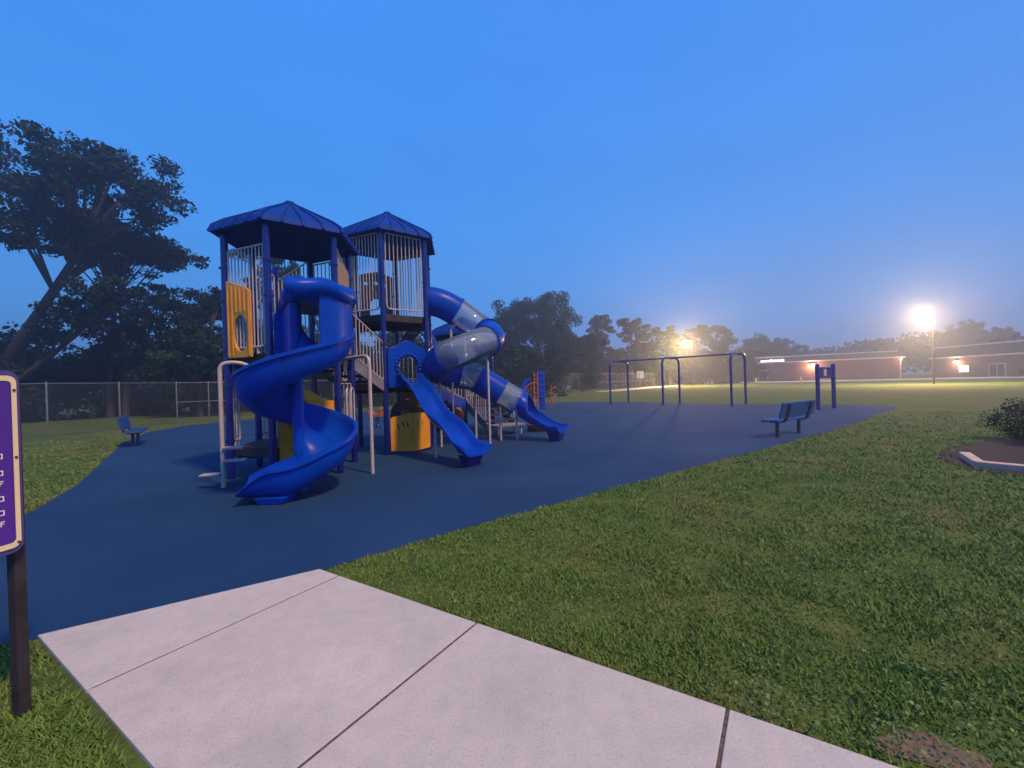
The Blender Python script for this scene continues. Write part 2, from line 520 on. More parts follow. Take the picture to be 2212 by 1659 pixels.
sheet('rubber_ground', PADR, 0.004, 'rubber')

# sidewalk: slabs with joints, running towards the camera
def walkway():
    u = Vector((0.852, -0.523, 0)); w = Vector((-0.545, -0.838, 0))
    p0 = Vector((-1.78, 3.74, 0))
    b = MB()
    cuts = [0.0, 0.275, 1.75, 3.27, 4.79, 6.31, 7.83]
    def quad(P, z):
        b.prism([(p.x, p.y) for p in P], -0.08, z)
    j = 0.009
    wid = 1.56
    for i in range(len(cuts) - 1):
        s0, s1 = cuts[i] + (j if i else 0), cuts[i + 1] - j
        if i == 0:
            # the pad-side edge runs askew to the joints
            P = [p0, p0 + u * s1, p0 + u * s1 + w * wid, p0 - u * 0.77 + w * wid]
        else:
            P = [p0 + u * s0, p0 + u * s1, p0 + u * s1 + w * wid, p0 + u * s0 + w * wid]
        quad(P, 0.024)
    sheet('joint_soil', [(p.x, p.y) for p in (p0 + u * .02 + w * .02, p0 + u * 7.8 + w * .02, p0 + u * 7.8 + w * 1.54, p0 - u * .72 + w * 1.53)], 0.0185, 'joint_dirt')
    o = b.build('sidewalk', 'walk', bevel=0.004)
    o['kind'] = 'structure'
walkway()

sheet('road', [(8, 112), (24, 106), (36, 97), (58, 80), (76, 66), (86, 54), (92, 40), (99, 42), (96, 60), (85, 75), (64, 92), (46, 107), (30, 118), (8, 124)], 0.008, 'road_surface')
sheet('footpath', [(10.8, 55.5), (14.3, 56.6), (22, 66), (31.6, 79), (44, 101), (41, 103), (28, 82), (18, 66), (12.5, 58.5)], 0.012, 'road_surface')
sheet('mulch_bed', round_poly([(7.42, 6.8), (7.62, 7.4), (8.2, 8.1), (9.2, 8.8), (11, 9.6), (12.5, 9), (12.5, 5), (9.6, 4.1), (8.5, 5.4), (7.7, 6.2)]), 0.006, 'mulch')

sheet('bare_soil', round_poly([(1.52, 1.80), (1.56, 1.88), (1.64, 1.86), (1.70, 1.93), (1.78, 1.87), (1.84, 1.90), (1.88, 1.80), (1.96, 1.77), (1.93, 1.68), (1.98, 1.58), (1.86, 1.60), (1.78, 1.655), (1.66, 1.74), (1.58, 1.775)]), 0.006, 'soil')

# ================================================================= PLAY STRUCTURE
TH = 3.797
def hexv(c, r, k): return (c[0] + r * math.cos(TH + k * math.pi / 3), c[1] + r * math.sin(TH + k * math.pi / 3))
C1, C2, C3 = (-4.38, 8.43), (-3.17, 11.05), (-1.74, 15.2)
HR = 1.12
T1 = [hexv(C1, HR, k) for k in range(6)]   # A B C D E Z
T2 = [hexv(C2, HR, k) for k in range(6)]   # L F G H K M
T3 = [hexv(C3, HR, k) for k in range(6)]
W1 = (-5.62, 10.05)

play = thing('play_structure', (-3.4, 10.0, 0), 'large blue play structure with two roofed towers, spiral slide, wave slide and looping tube slide', 'play structure')
def V3(p, z): return Vector((p[0], p[1], z))
def lerp(a, b, t): return tuple(a[i] + (b[i] - a[i]) * t for i in range(len(a)))

def post(p, h, rings=()):
    b = MB()
    b.lathe((p[0], p[1], 0), [(0.062, 0.0), (0.062, h - 0.01), (0.045, h)], 20)
    for z in rings:
        b.lathe((p[0], p[1], z), [(0.0625, -0.022), (0.076, -0.018), (0.076, 0.018), (0.0625, 0.022)], 20)
        a = random.random() * 6
        b.box((p[0] + 0.078 * math.cos(a), p[1] + 0.078 * math.sin(a), z), (0.035, 0.035, 0.035), a)
    return b.build('post', 'post_paint', play, smooth=True)
random.seed(5)
for i, p in enumerate(T1):
    post(p, 4.62, [3.92, 3.30, 2.38, 1.72, 0.72] if i in (0, 1) else [4.0, 3.4, 2.25, 1.45, 0.7])
for i, p in enumerate(T2):
    post(p, 5.36, [4.9, 4.25, 3.32, 2.62, 1.72, 0.8])
for i, p in enumerate(T3):
    post(p, 3.38, [2.2, 1.1])
post(W1, 4.6, [3.6, 2.3])

def roof(c, ze, zp, er=1.30, name='roof'):
    b = MB()
    prof = [(0.0, zp), (0.05, zp - 0.01), (er * 0.86, ze + 0.13), (er, ze), (er + 0.05, ze - 0.115), (er + 0.0, ze - 0.12), (er - 0.05, ze - 0.04), (er * 0.84, ze + 0.08), (0.03, zp - 0.06)]
    n = 6
    V = []
    for r_, z in prof:
        for k in range(n):
            a = TH + k * math.pi / 3
            V.append((c[0] + r_ * math.cos(a), c[1] + r_ * math.sin(a), z))
    F = []
    for i in range(len(prof) - 1):
        for k in range(n):
            a, d = i * n + k, i * n + (k + 1) % n
            F.append((a, d, d + n, a + n))
    F.append(tuple((len(prof) - 1) * n + k for k in range(n)))
    b.add(V, F)
    # raised standing ribs: three on each face, and one along each hip
    for k in range(n):
        for t in (0.25, 0.5, 0.75, 1.0):
            def pt(rr, z):
                a0, a1 = TH + k * math.pi / 3, TH + (k + 1) * math.pi / 3
                x = (1 - t) * math.cos(a0) + t * math.cos(a1); y = (1 - t) * math.sin(a0) + t * math.sin(a1)
                return Vector((c[0] + rr * x, c[1] + rr * y, z + 0.012))
            f0 = {0.25: 0.42, 0.5: 0.12, 0.75: 0.42, 1.0: 0.03}[t]
            ri = er * 0.86 * f0
            zi = zp + (ze + 0.13 - zp) * f0
            wdt = 0.045 if t < 1 else 0.06
            A, B, Cc, D = pt(ri, zi), pt(er * 0.86, ze + 0.13), pt(er, ze), pt(er + 0.052, ze - 0.11)
            for q0, q1 in ((A, B), (B, Cc), (Cc, D)):
                b.beam(q0, q1 + (q1 - q0).normalized() * 0.012, wdt, 0.04)
    b.lathe((c[0], c[1], zp), [(0.10, -0.05), (0.09, 0.012), (0.03, 0.035)], 12)
    return b.build(name, 'roof_plastic', play)
roof(C1, 4.68, 5.40)
roof(C2, 5.45, 6.22)
roof(C3, 3.45, 4.05, 1.26)

def deck(poly, z, name='deck'):
    b = MB(); b.prism(poly, z - 0.17, z)
    # rounded lip holes are too fine to see; ribs under the deck
    cx = sum(p[0] for p in poly) / len(poly); cy = sum(p[1] for p in poly) / len(poly)
    for p in poly: b.beam((cx, cy, z - 0.21), (p[0] * .96 + cx * .04, p[1] * .96 + cy * .04, z - 0.21), 0.05, 0.078)
    return b.build(name, 'deck_coating', play, bevel=0.008)
deck([hexv(C1, 1.06, k) for k in range(6)], 2.30)
deck([hexv(C1, 1.06, k) for k in range(6)], 0.60)
deck([hexv(C2, 1.06, k) for k in range(6)], 3.38)
deck([hexv(C2, 1.06, k) for k in range(6)], 1.72)
deck([hexv(C3, 1.06, k) for k in range(6)], 1.05)
deck([T1[5], W1, T1[4]], 2.295)

def barrier(P, Q, z0, z1, n=9, gap=0.10, zq0=None, zq1=None, feet=True, rb=0.0125, name='pipe_barrier', m='pipe_paint'):
    """pipe frame with vertical bars between two posts"""
    zq0 = z0 if zq0 is None else zq0; zq1 = z1 if zq1 is None else zq1
    P, Q = Vector((P[0], P[1], 0)), Vector((Q[0], Q[1], 0))
    L = (Q - P).length; e = (Q - P) / L
    def at(t, f):
        za = z0 + (zq0 - z0) * t; zb = z1 + (zq1 - z1) * t
        return P + e * (gap + (L - 2 * gap) * t) + Vector((0, 0, za + (zb - za) * f))
    b = MB()
    b.tube(bent([at(0, .5), at(0, 0), at(.5, 0), at(1, 0), at(1, .5)], 0.10), 0.019, 8)
    b.tube(bent([at(0, .5), at(0, 1), at(.5, 1), at(1, 1), at(1, .5)], 0.03), 0.017, 8)
    for k in range(1, n):
        b.tube([at(k / n, 0), at(k / n, 1)], rb, 8)
    if feet:
        for t in (0.22, 0.78):
            p = at(t, 0); b.tube([p, p - Vector((0, 0, 0.13))], 0.016, 8)
    for t, s_ in ((0, -1), (1, 1)):
        for f in (0.12, 0.88):
            p = at(t, f); b.tube([p, p + e * s_ * (gap - 0.05)], 0.012, 6)
    return b.build(name, m, play, smooth=True)
A, B_, C_, D_, E_, Z_ = T1
L_, F_, G_, H_, K_, M_ = T2
barrier(A, B_, 2.42, 4.22, 10)
barrier(Z_, W1, 2.42, 4.35, 6)
barrier(W1, E_, 2.42, 4.25, 8, zq1=4.55)
barrier(E_, D_, 3.1, 4.45, 8, feet=False)
barrier(A, Z_, 2.42, 3.35, 9)
barrier(L_, F_, 3.50, 5.32, 10)
barrier(F_, G_, 3.50, 5.32, 9)
barrier(H_, K_, 3.50, 5.36, 10)
barrier(M_, L_, 3.50, 5.32, 10)
barrier(M_, L_, 1.84, 2.75, 9)
barrier(K_, M_, 1.84, 2.75, 9)
barrier(G_, H_, 1.84, 2.75, 9)
barrier(T3[5], T3[0], 1.17, 2.0, 9); barrier(T3[2], T3[3], 1.17, 2.0, 9); barrier(T3[3], T3[4], 1.17, 2.0, 9)
# low deck pipe walls seen under the front tower
_m = lerp(A, Z_, 0.42)
barrier(A, _m, 0.70, 1.72, 2, gap=0.12)
barrier(Z_, lerp(Z_, W1, 0.45), 0.70, 1.60, 2, gap=0.06)
barrier(C_, D_, 0.85, 1.72, 3, gap=0.14)
# looped handholds beside the spiral slide
b = MB()
for q in (0.30, 0.62):
    p = Vector((*lerp(C_, D_, q), 0)); e = Vector((D_[0] - C_[0], D_[1] - C_[1], 0)).normalized()
    b.tube(bent([p - e * .12 + Vector((.1, 0, .75)), p - e * .12 + Vector((.1, 0, 1.62)), p + e * .12 + Vector((.1, 0, 1.62)), p + e * .12 + Vector((.1, 0, .75))], 0.12), 0.02, 10)
b.build('handhold', 'pipe_paint', play, smooth=True)

# panels
def arch(s0, s1, z0, zt, n=10):
    r_ = (s1 - s0) / 2; c = (s0 + s1) / 2
    return [(s0, z0)] + [(c - r_ * math.cos(math.pi * k / n), zt - r_ + r_ * math.sin(math.pi * k / n)) for k in range(n + 1)] + [(s1, z0)]
def ell(cx, cz, a, b2, n=20): return [(cx + a * math.cos(2 * math.pi * k / n), cz + b2 * math.sin(2 * math.pi * k / n)) for k in range(n)]
b = MB()
b.plate(A, B_, [(0.09, 2.24), (0.72, 2.24), (0.72, 3.42), (0.60, 3.50), (0.09, 3.66)], [ell(0.45, 2.68, 0.19, 0.33)], 0.035, 0.035)
for k in range(6):
    s_ = 0.13 + 0.11 * k
    for z0, z1 in (((2.27, 3.60 - s_ * 0.22),) if not 0.24 < s_ < 0.66 else ((3.06, 3.60 - s_ * 0.22),)):
        q = lerp(A, B_, s_ / 1.12); e = Vector((B_[0] - A[0], B_[1] - A[1], 0)).normalized(); nn = Vector((e.y, -e.x, 0))
        b.box((q[0] + nn.x * 0.056, q[1] + nn.y * 0.056, (z0 + z1) / 2), (0.034, 0.026, z1 - z0), math.atan2(e.y, e.x))
b.build('window_panel', 'yellow_plastic', play, bevel=0.006, label='yellow ribbed panel with an oval window')
b = MB()
b.plate(C_, D_, [(0.09, 2.34), (1.03, 2.34), (1.03, 4.10), (0.09, 4.42)], (), 0.03, 0.0)
for k in range(9):
    q = lerp(C_, D_, (0.14 + 0.105 * k) / 1.12); e = Vector((D_[0] - C_[0], D_[1] - C_[1], 0)).normalized(); nn = Vector((e.y, -e.x, 0))
    for sd in (1, -1):
        b.box((q[0] + sd * nn.x * 0.020, q[1] + sd * nn.y * 0.020, 3.2), (0.05, 0.014, 1.72), math.atan2(e.y, e.x))
b.build('ribbed_panel', 'tan_plastic', play, label='tan ribbed panel under the front roof')
b = MB()
out = [(0.09, 3.42), (1.03, 3.42), (1.03, 4.74)] + [(0.86, 4.80), (0.56, 4.88), (0.3, 4.84), (0.09, 4.78)]
b.plate(K_, M_, out, [arch(0.34, 0.76, 3.50, 4.12), ell(0.30, 4.52, 0.055, 0.055, 12), ell(0.57, 4.56, 0.055, 0.055, 12), ell(0.85, 4.52, 0.055, 0.055, 12)], 0.04)
b.build('arch_panel', 'mauve_plastic', play, bevel=0.006, label='brown panel with an arch and round holes')
# slide entrance panel on the second tower
b = MB()
top = [(1.06, 2.45), (1.02, 2.55), (0.86, 2.60), (0.72, 2.70), (0.56, 2.76), (0.40, 2.70), (0.26, 2.60), (0.10, 2.55), (0.06, 2.45)]
b.plate(F_, G_, [(0.06, 1.60), (1.06, 1.60)] + top, [arch(0.32, 0.80, 1.74, 2.36)], 0.06, 0.04)
e2 = Vector((G_[0] - F_[0], G_[1] - F_[1], 0)).normalized(); n2 = Vector((e2.y, -e2.x, 0))
for k in range(13):     # knuckles round the arch
    a = -0.25 + (math.pi + 0.5) * k / 12
    s_, z = 0.56 + 0.30 * math.cos(a), 2.10 + 0.31 * math.sin(a)
    q = V3(F_, z) + e2 * s_ + n2 * 0.07
    b.tube([q - n2 * 0.03, q + n2 * 0.03, q + n2 * 0.05], 0.045, 8, radii=[0.05, 0.045, 0.025])
b.build('slide_panel', 'slide_plastic', play, bevel=0.01)

# yellow counter panel at the foot of the second tower, fold added on the centre line to imitate a shadow edge
b = MB()
P0, P1 = V3(F_, 0) + e2 * 0.06 + n2 * 0.10, V3(G_, 0) - e2 * 0.05 + n2 * 0.10
Pm = (P0 + P1) / 2 + n2 * 0.13 + e2 * 0.03
def slot(c, z, tilt, h=0.085, w=0.016):
    pts = []
    for k in range(12):
        a = 2 * math.pi * k / 12
        x, y = w * math.cos(a) * 1.2, h * math.sin(a)
        pts.append((c + x * math.cos(tilt) - y * math.sin(tilt), z + x * math.sin(tilt) + y * math.cos(tilt)))
    return pts
Lh = (Pm - P0).length; Lr = (P1 - Pm).length
b.plate(P0, Pm, [(0, 0.10), (Lh, 0.05), (Lh, 0.98), (Lh - .1, 0.975), (0.05, 0.90), (0, 0.86)], [slot(0.18, 0.66, 0.25), slot(0.29, 0.72, 0.45), slot(0.40, 0.70, 0.15)], 0.035)
b.plate(Pm, P1, [(0, 0.05), (Lr - .02, 0.08), (Lr, 0.10), (Lr, 0.90), (Lr - 0.05, 0.95), (0, 0.98)], [slot(0.10, 0.70, -0.3), slot(0.24, 0.70, -0.45)], 0.035)
b.build('counter_panel', 'yellow_plastic', play, label='yellow panel with finger slots near the ground, fold added for a shadow edge')
b = MB()
_q0, _q1 = V3(F_, 0) - n2 * 0.35, V3(G_, 0) - n2 * 0.35
b.plate(_q0, _q1, [(0.25, 0.45), (0.95, 0.45), (0.95, 0.95)] + [(0.6 + 0.35 * math.cos(math.pi * k / 10), 0.95 + 0.33 * math.sin(math.pi * k / 10)) for k in range(11)] + [(0.25, 0.95)], [ell(0.62, 0.88, 0.2, 0.16)], 0.05)
b.build('arch_panel', 'brown_plastic', play, label='reddish brown arched panel low under the second tower')

# yellow climbing panel behind the spiral slide
b = MB()
e1 = Vector((C_[0] - B_[0], C_[1] - B_[1], 0)).normalized(); n1 = Vector((e1.y, -e1.x, 0))
out = [(0.10, 0.36), (1.04, 0.36), (1.04, 1.40), (0.92, 1.42), (0.78, 1.50), (0.62, 1.62), (0.50, 1.64), (0.38, 1.56), (0.22, 1.50), (0.10, 1.52)]
b.plate(B_, C_, out, (), 0.05, -0.02)
for s_, z in ((0.3, 1.38), (0.55, 1.44), (0.72, 1.28), (0.90, 1.22), (0.25, 1.0), (0.5, 0.8), (0.8, 0.9), (0.3, 0.6), (0.9, 0.6)):
    q = V3(B_, z) + e1 * s_
    b.tube([q - n1 * 0.02, q + n1 * 0.03, q + n1 * 0.05], 0.05, 10, radii=[0.055, 0.05, 0.02])
b.build('climbing_panel', 'yellow_plastic', play, smooth=True, label='yellow climbing panel with knobs behind the spiral slide', angle=50)
b = MB(); b.plate(W1, E_, [(0.1, 0.5), (1.0, 0.5), (1.0, 1.35), (0.55, 1.5), (0.1, 1.35)], [ell(.55, 1.0, .16, .16)], 0.04)
b.build('play_panel', 'orange_paint', play, label='orange panel deep under the front tower')
b = MB(); b.plate(K_, H_, [(0.1, 0.75), (1.0, 0.75), (1.0, 1.5), (0.1, 1.5)], [ell(.3, 1.15, .1, .14), ell(.75, 1.15, .1, .14)], 0.04)
b.build('play_panel', 'orange_paint', play, label='orange panel at the back of the second tower')

# stairs from the front tower down to the second
def stairs(P, Q, P2, Q2, z0, z1, steps, rails=True, rise=0.98):
    """P-P2 is the upper edge, Q-Q2 the lower edge"""
    t = MB()
    P, Q, P2, Q2 = [Vector((p[0], p[1], 0)) for p in (P, Q, P2, Q2)]
    for a, c in ((P, Q), (P2, Q2)):
        MB().beam(a + Vector((0, 0, z0 - 0.10)), c + Vector((0, 0, z1 - 0.10)), 0.04, 0.22).build('stringer', 'stringer_paint', play)
    for k in range(steps):
        f0, f1 = k / steps, (k + 1) / steps
        z = z0 + (z1 - z0) * (k + 0.5) / steps
        quad = [P.lerp(Q, f0), P.lerp(Q, f1), P2.lerp(Q2, f1), P2.lerp(Q2, f0)]
        t.prism([(p.x, p.y) for p in quad], z - 0.05 - 0.002 * k, z)
    t.build('treads', 'deck_coating', play)
    if rails:
        for a, c in ((P, Q), (P2, Q2)):
            barrier(a, c, z0 + 0.06, z0 + rise, 9, 0.05, z1 + 0.06, z1 + rise, feet=False, name='stair_railing')
stairs(D_, F_, E_, L_, 2.28, 1.72, 4)
stairs(H_, T3[1], K_, T3[0], 1.70, 1.06, 7)
# scalloped skirt along the sloping bridge
b = MB(); Lk = (Vector(H_) - Vector(T3[1])).length
sl = (1.10 - 1.72) / Lk
out = [(0.0, 1.66)] + [(Lk, 1.66 + sl * Lk)]
n_sc = 6
for k in range(n_sc, 0, -1):
    for j in range(5):
        t_ = (k - j / 5) / n_sc * Lk
        out.append((t_, 1.40 + sl * t_ - 0.09 * math.sin(math.pi * (1 - j / 5))))
b.plate(H_, T3[1], out, (), 0.05, 0.06)
b.build('skirt_panel', 'slide_plastic', play, label='blue scalloped panel along the sloping bridge')
# stair down from the small tower on the right
n3 = Vector((0.609, -0.793, 0))
Sx = Vector((*T3[1], 0)) + n3 * 1.25; Sy = Vector((*T3[2], 0)) + n3 * 1.25
stairs(T3[1], Sx, T3[2], Sy, 1.04, 0.36, 4, rise=0.85)
b = MB(); b.prism([(Sx.x, Sx.y), (Sx.x + n3.x * .55, Sx.y + n3.y * .55), (Sy.x + n3.x * .55, Sy.y + n3.y * .55), (Sy.x, Sy.y)], 0.26, 0.33)
b.build('transfer_deck', 'stringer_paint', play, bevel=0.01)
for q in (Sx.lerp(Sy, .1) + n3 * .1, Sx.lerp(Sy, .9) + n3 * .1, Sx.lerp(Sy, .1) + n3 * .46, Sx.lerp(Sy, .9) + n3 * .46):
    MB().tube([(q.x, q.y, 0), (q.x, q.y, .26)], 0.03, 10).build('deck_leg', 'pipe_paint', play, smooth=True)
b = MB(); b.lathe((Sy.x + .75, Sy.y + .1, 0), [(0.30, 0.0), (0.34, 0.06), (0.34, 0.2), (0.26, 0.26), (0.1, 0.28)], 20)
b.build('stepping_pod', 'brown_plastic', play, smooth=True)
# arched hood over the bridge entrance behind the second tower
b = MB(); mid = (Vector(H_) + Vector(K_)) / 2; nn = Vector((0.382, 0.924))
fr = []
for k in range(13):
    a = math.pi * k / 12
    fr.append((Vector((mid.x, mid.y, 2.78)) , k))
ev = Vector((-nn.y, nn.x))
vs = []
for d0, rr in ((0.0, 0.46), (0.55, 0.46), (0.55, 0.42), (0.0, 0.42)):
    ring = [(-rr, -0.25)] + [(-rr * math.cos(math.pi * k / 14), rr * math.sin(math.pi * k / 14)) for k in range(15)] + [(rr, -0.25)]
    vs.append([Vector((mid.x + ev.x * s_ + nn.x * d0, mid.y + ev.y * s_ + nn.y * d0, 2.78 + z)) for s_, z in ring])
m_ = len(vs[0]); V = [v for r_ in vs for v in r_]
F = [(i * m_ + k, i * m_ + k + 1, ((i + 1) % 4) * m_ + k + 1, ((i + 1) % 4) * m_ + k) for i in range(4) for k in range(m_ - 1)]
b.add(V, F).build('arch_hood', 'post_paint', play, smooth=True, angle=50)
# brown barrel panel and disc in the gap under the tube slide
b = MB()
for cc, rr in (((-1.83, 13.2, 0.66), 0.27),):
    b.tube([Vector(cc) + Vector((0, -0.05, 0)), Vector(cc), Vector(cc) + Vector((0, 0.25, 0)), Vector(cc) + Vector((0, .3, 0))], rr, 24, radii=[rr * .8, rr, rr, rr * .8])
    b.tube([(cc[0], cc[1] + .12, 0), (cc[0], cc[1] + .12, cc[2] - rr + .02)], 0.05, 10)
b.build('drum', 'brown_plastic', play, smooth=True, label='brown round drum on a short stem')

# ------------------------------------------------ spiral slide
PX, PY = -3.43, 6.66
spiral = MB()
def prof_chute(h_out=0.37, h_in=0.44, r0=0.07, r1=0.815, fl=0.07):
    top = [(r0, h_in), (r0 + 0.03, h_in * .80), (r0 + 0.09, h_in * .55), (r0 + 0.18, h_in * .34), (r0 + 0.30, h_in * .18), (r0 + 0.45, 0.02), (r1 - 0.26, 0.0), (r1 - 0.14, 0.035), (r1 - 0.05, 0.13), (r1, h_out * .75), (r1 + 0.01, h_out)]
    lip = [(r1 + 0.03, h_out + 0.015), (r1 + fl, h_out), (r1 + fl + 0.005, h_out - 0.045), (r1 + 0.035, h_out - 0.055)]
    bot = [(r1 + 0.025, h_out * .5), (r1 - 0.02, 0.05), (r1 - 0.12, -0.05), (r1 - 0.30, -0.07), (r0 + 0.40, -0.06), (r0 + 0.20, 0.0), (r0 + 0.05, h_in * .4), (r0 - 0.01, h_in * .9)]
    return top + lip + bot
PR = prof_chute()
def zfl(a):          # floor height against angle in degrees, going down clockwise
    z = 2.10 + a / 90.0 * 0.392
    return z
frames = []
ent = Vector((0.793, 0.609, 0)); nrm = Vector((0.609, -0.793, 0))
P_ = Vector((PX, PY, 0))
for k in range(6):   # straight entry out of the deck
    d_ = 1.0 - k * 0.2
    frames.append((P_ - nrm * d_ + Vector((0, 0, 2.27 + 0.02 * (d_))), ent, Vector((0, 0, 1))))
a = 37.5; A_END = -450
while a >= A_END:
    z = min(2.27, zfl(a))
    if a < -400:
        f_ = (-400 - a) / 50.0
        z = zfl(-400) + (0.16 - zfl(-400)) * math.sin(f_ * math.pi / 2)
    t_ = R(a)
    frames.append((P_ + Vector((0, 0, z)), Vector((math.cos(t_), math.sin(t_), 0)), Vector((0, 0, 1))))
    a -= 6
t_ = R(A_END); rt = Vector((math.cos(t_), math.sin(t_), 0)); tg = Vector((math.sin(t_), -math.cos(t_), 0))
for k in range(1, 7):
    f_ = k / 6
    ho = 1 - 0.86 * f_ ** 1.3; hi = 1 - 0.62 * f_ ** 1.2
    pr = [(r_, z_ * ((ho if r_ > 0.6 else hi) if z_ > 0 else 1 - .5 * f_)) for r_, z_ in PR]
    frames.append((P_ + tg * (0.80 * f_) + Vector((0, 0, 0.16 - 0.02 * f_)), rt - tg * 0.38 * f_, Vector((0, 0, 1)), pr))
spiral.sweep(frames, PR)
sp = spiral.build('spiral_slide', 'slide_plastic', play, smooth=True, angle=60)
b = MB(); b.lathe((PX, PY, 0), [(0.10, 0.0), (0.085, 0.08), (0.085, 2.95), (0.10, 3.05), (0.10, 3.12)], 24)
b.build('center_column', 'slide_plastic', sp, smooth=True)
b = MB()             # foot under the exit
q = P_ + rt * 0.58 + tg * 0.06
ang = math.atan2(rt.y, rt.x)
b.add([q + rt * x + tg * y + Vector((0, 0, z)) for z, sx, sy in ((0.0, 0.15, 0.17), (0.115, 0.19, 0.24)) for x, y in ((-sx, -sy), (sx, -sy), (sx, sy), (-sx, sy))],
      [(0, 1, 2, 3), (4, 7, 6, 5), (0, 4, 5, 1), (1, 5, 6, 2), (2, 6, 7, 3), (3, 7, 4, 0)])
b.build('slide_foot', 'slide_plastic', sp, bevel=0.02)
# entry hood: back plate, left cheek, outer wall, domed cover
midBC = Vector(((B_[0] + C_[0]) / 2, (B_[1] + C_[1]) / 2, 0))
b = MB()
sB = 0.56 - 0.30
b.plate(B_, C_, [(0.06, 2.18), (1.06, 2.18), (1.06, 3.02), (0.92, 3.12), (0.22, 3.12), (0.06, 2.95)], [[(0.34, 2.32), (0.98, 2.32), (0.98, 3.0), (0.34, 3.0)]], 0.05, 0.09)
p_left = midBC - e1 * 0.36 + n1 * 0.12
pl2 = P_ - ent * 0.06
b.plate(p_left, pl2, [(0, 2.12), ((pl2 - p_left).length, 2.16), ((pl2 - p_left).length, 3.10), (0.22, 3.08), (0.0, 2.92)], (), 0.05)
sec = []
for k in range(4):
    d_ = 1.0 - k * 0.33
    sec.append((P_ - nrm * d_, ent))
a = 37.5
while a >= -46:
    sec.append((P_, Vector((math.cos(R(a)), math.sin(R(a)), 0)))); a -= 6
fr = []
for i_, (o_, r_) in enumerate(sec):
    aa = 37.5 - 6 * max(0, i_ - 4)
    zb = min(2.27, zfl(aa)) + 0.36
    rip = 0.0
    fr.append((o_, r_, Vector((0, 0, 1)), [(0.825, zb), (0.86, zb), (0.86, 3.08), (0.825, 3.08)]))
b.sweep(fr, [(0, 0)] * 4)
b.build('entry_walls', 'slide_plastic', sp, smooth=True, angle=35)
b = MB()
foot = [midBC - e1 * 0.40 + n1 * 0.08, P_ - ent * 0.14 - nrm * 0.30, P_ - ent * 0.15 + nrm * 0.10]
for k in range(9):
    t_ = k / 8; aa = R(-70)
    foot.append(P_ + Vector((math.cos(aa), math.sin(aa), 0)) * (0.18 + 0.71 * t_) + nrm * 0.10 * math.sin(math.pi * t_))
for k in range(0, 14):
    aa = R(-64 + (37.5 + 64) * k / 13); foot.append(P_ + Vector((math.cos(aa), math.sin(aa), 0)) * 0.91)
foot.append(P_ + ent * 0.90 - nrm * 0.5)
foot.append(P_ + ent * 0.84 - nrm * 0.93)
cen = P_ + ent * 0.38 - nrm * 0.15
NF = len(foot); rings = []
for f_, z in ((0.985, 3.00), (1.0, 3.03), (1.04, 3.06), (1.04, 3.16), (1.0, 3.22), (0.86, 3.27), (0.62, 3.33), (0.3, 3.37)):
    rings.append([cen + (p - cen) * f_ + Vector((0, 0, z + 0.03 * math.sin(i_ * 0.9) * (1 if f_ < 1.03 else .4))) for i_, p in enumerate(foot)])
V = [v for r_ in rings for v in r_]
F = [(i * NF + k, i * NF + (k + 1) % NF, (i + 1) * NF + (k + 1) % NF, (i + 1) * NF + k) for i in range(len(rings) - 1) for k in range(NF)]
F += [tuple(range(NF))[::-1], tuple((len(rings) - 1) * NF + k for k in range(NF))]
b.add(V, F).build('hood', 'slide_plastic', sp, smooth=True, angle=70)

# ------------------------------------------------ wave slide
midFG = Vector(((F_[0] + G_[0]) / 2, (F_[1] + G_[1]) / 2, 0))
hd = Vector((math.cos(R(-48.5)), math.sin(R(-48.5)), 0)); sd = Vector((-hd.y, hd.x, 0))
def zw(s_):
    t = s_ / 2.75
    if t < 0.06: return 1.70
    z = 1.70 - (1.70 - 0.27) * ((t - 0.06) / 0.80) if t < 0.86 else 0.27
    if 0.06 <= t < 0.86:
        u_ = (t - 0.06) / 0.80
        z += 0.085 * math.sin(u_ * 2 * math.pi * 1.5) * math.sin(math.pi * u_) ** 0.5
    return z
zs = [sum(zw(min(max(s_ + d_, 0), 2.75)) for d_ in (-.12, -.08, -.04, 0, .04, .08, .12)) / 7 for s_ in np.linspace(0, 2.75, 56)]
fr = []
for k, s_ in enumerate(np.linspace(0, 2.75, 56)):
    t = k / 55
    hw = 0.262 + (0.065 * max(0, (t - 0.86) / 0.14) ** 1.5)
    wh = 0.19 + (0.05 if t < 0.1 else 0) - 0.05 * max(0, (t - 0.9) / 0.1)
    pr = [(-hw - 0.045, wh - 0.01), (-hw - 0.01, wh + 0.012), (-hw + 0.015, wh), (-hw + 0.045, wh * .45), (-hw + 0.09, 0.03), (-hw + 0.16, 0.0), (hw - 0.16, 0.0), (hw - 0.09, 0.03), (hw - 0.045, wh * .45), (hw - 0.015, wh), (hw + 0.01, wh + 0.012), (hw + 0.045, wh - 0.01),
          (hw + 0.045, wh - 0.045), (hw + 0.012, wh - 0.05), (hw - 0.01, wh * .4), (hw - 0.07, -0.02), (hw - 0.16, -0.045), (-hw + 0.16, -0.045), (-hw + 0.07, -0.02), (-hw + 0.01, wh * .4), (-hw - 0.012, wh - 0.05), (-hw - 0.045, wh - 0.045)]
    fr.append((midFG + n2 * 0.08 + hd * s_ + Vector((0, 0, zs[k])), -sd, Vector((0, 0, 1)), pr))
b = MB(); b.sweep(fr, fr[0][3])
ws = b.build('wave_slide', 'slide_plastic', play, smooth=True, angle=60)
b = MB(); q = midFG + n2 * .08 + hd * 2.50
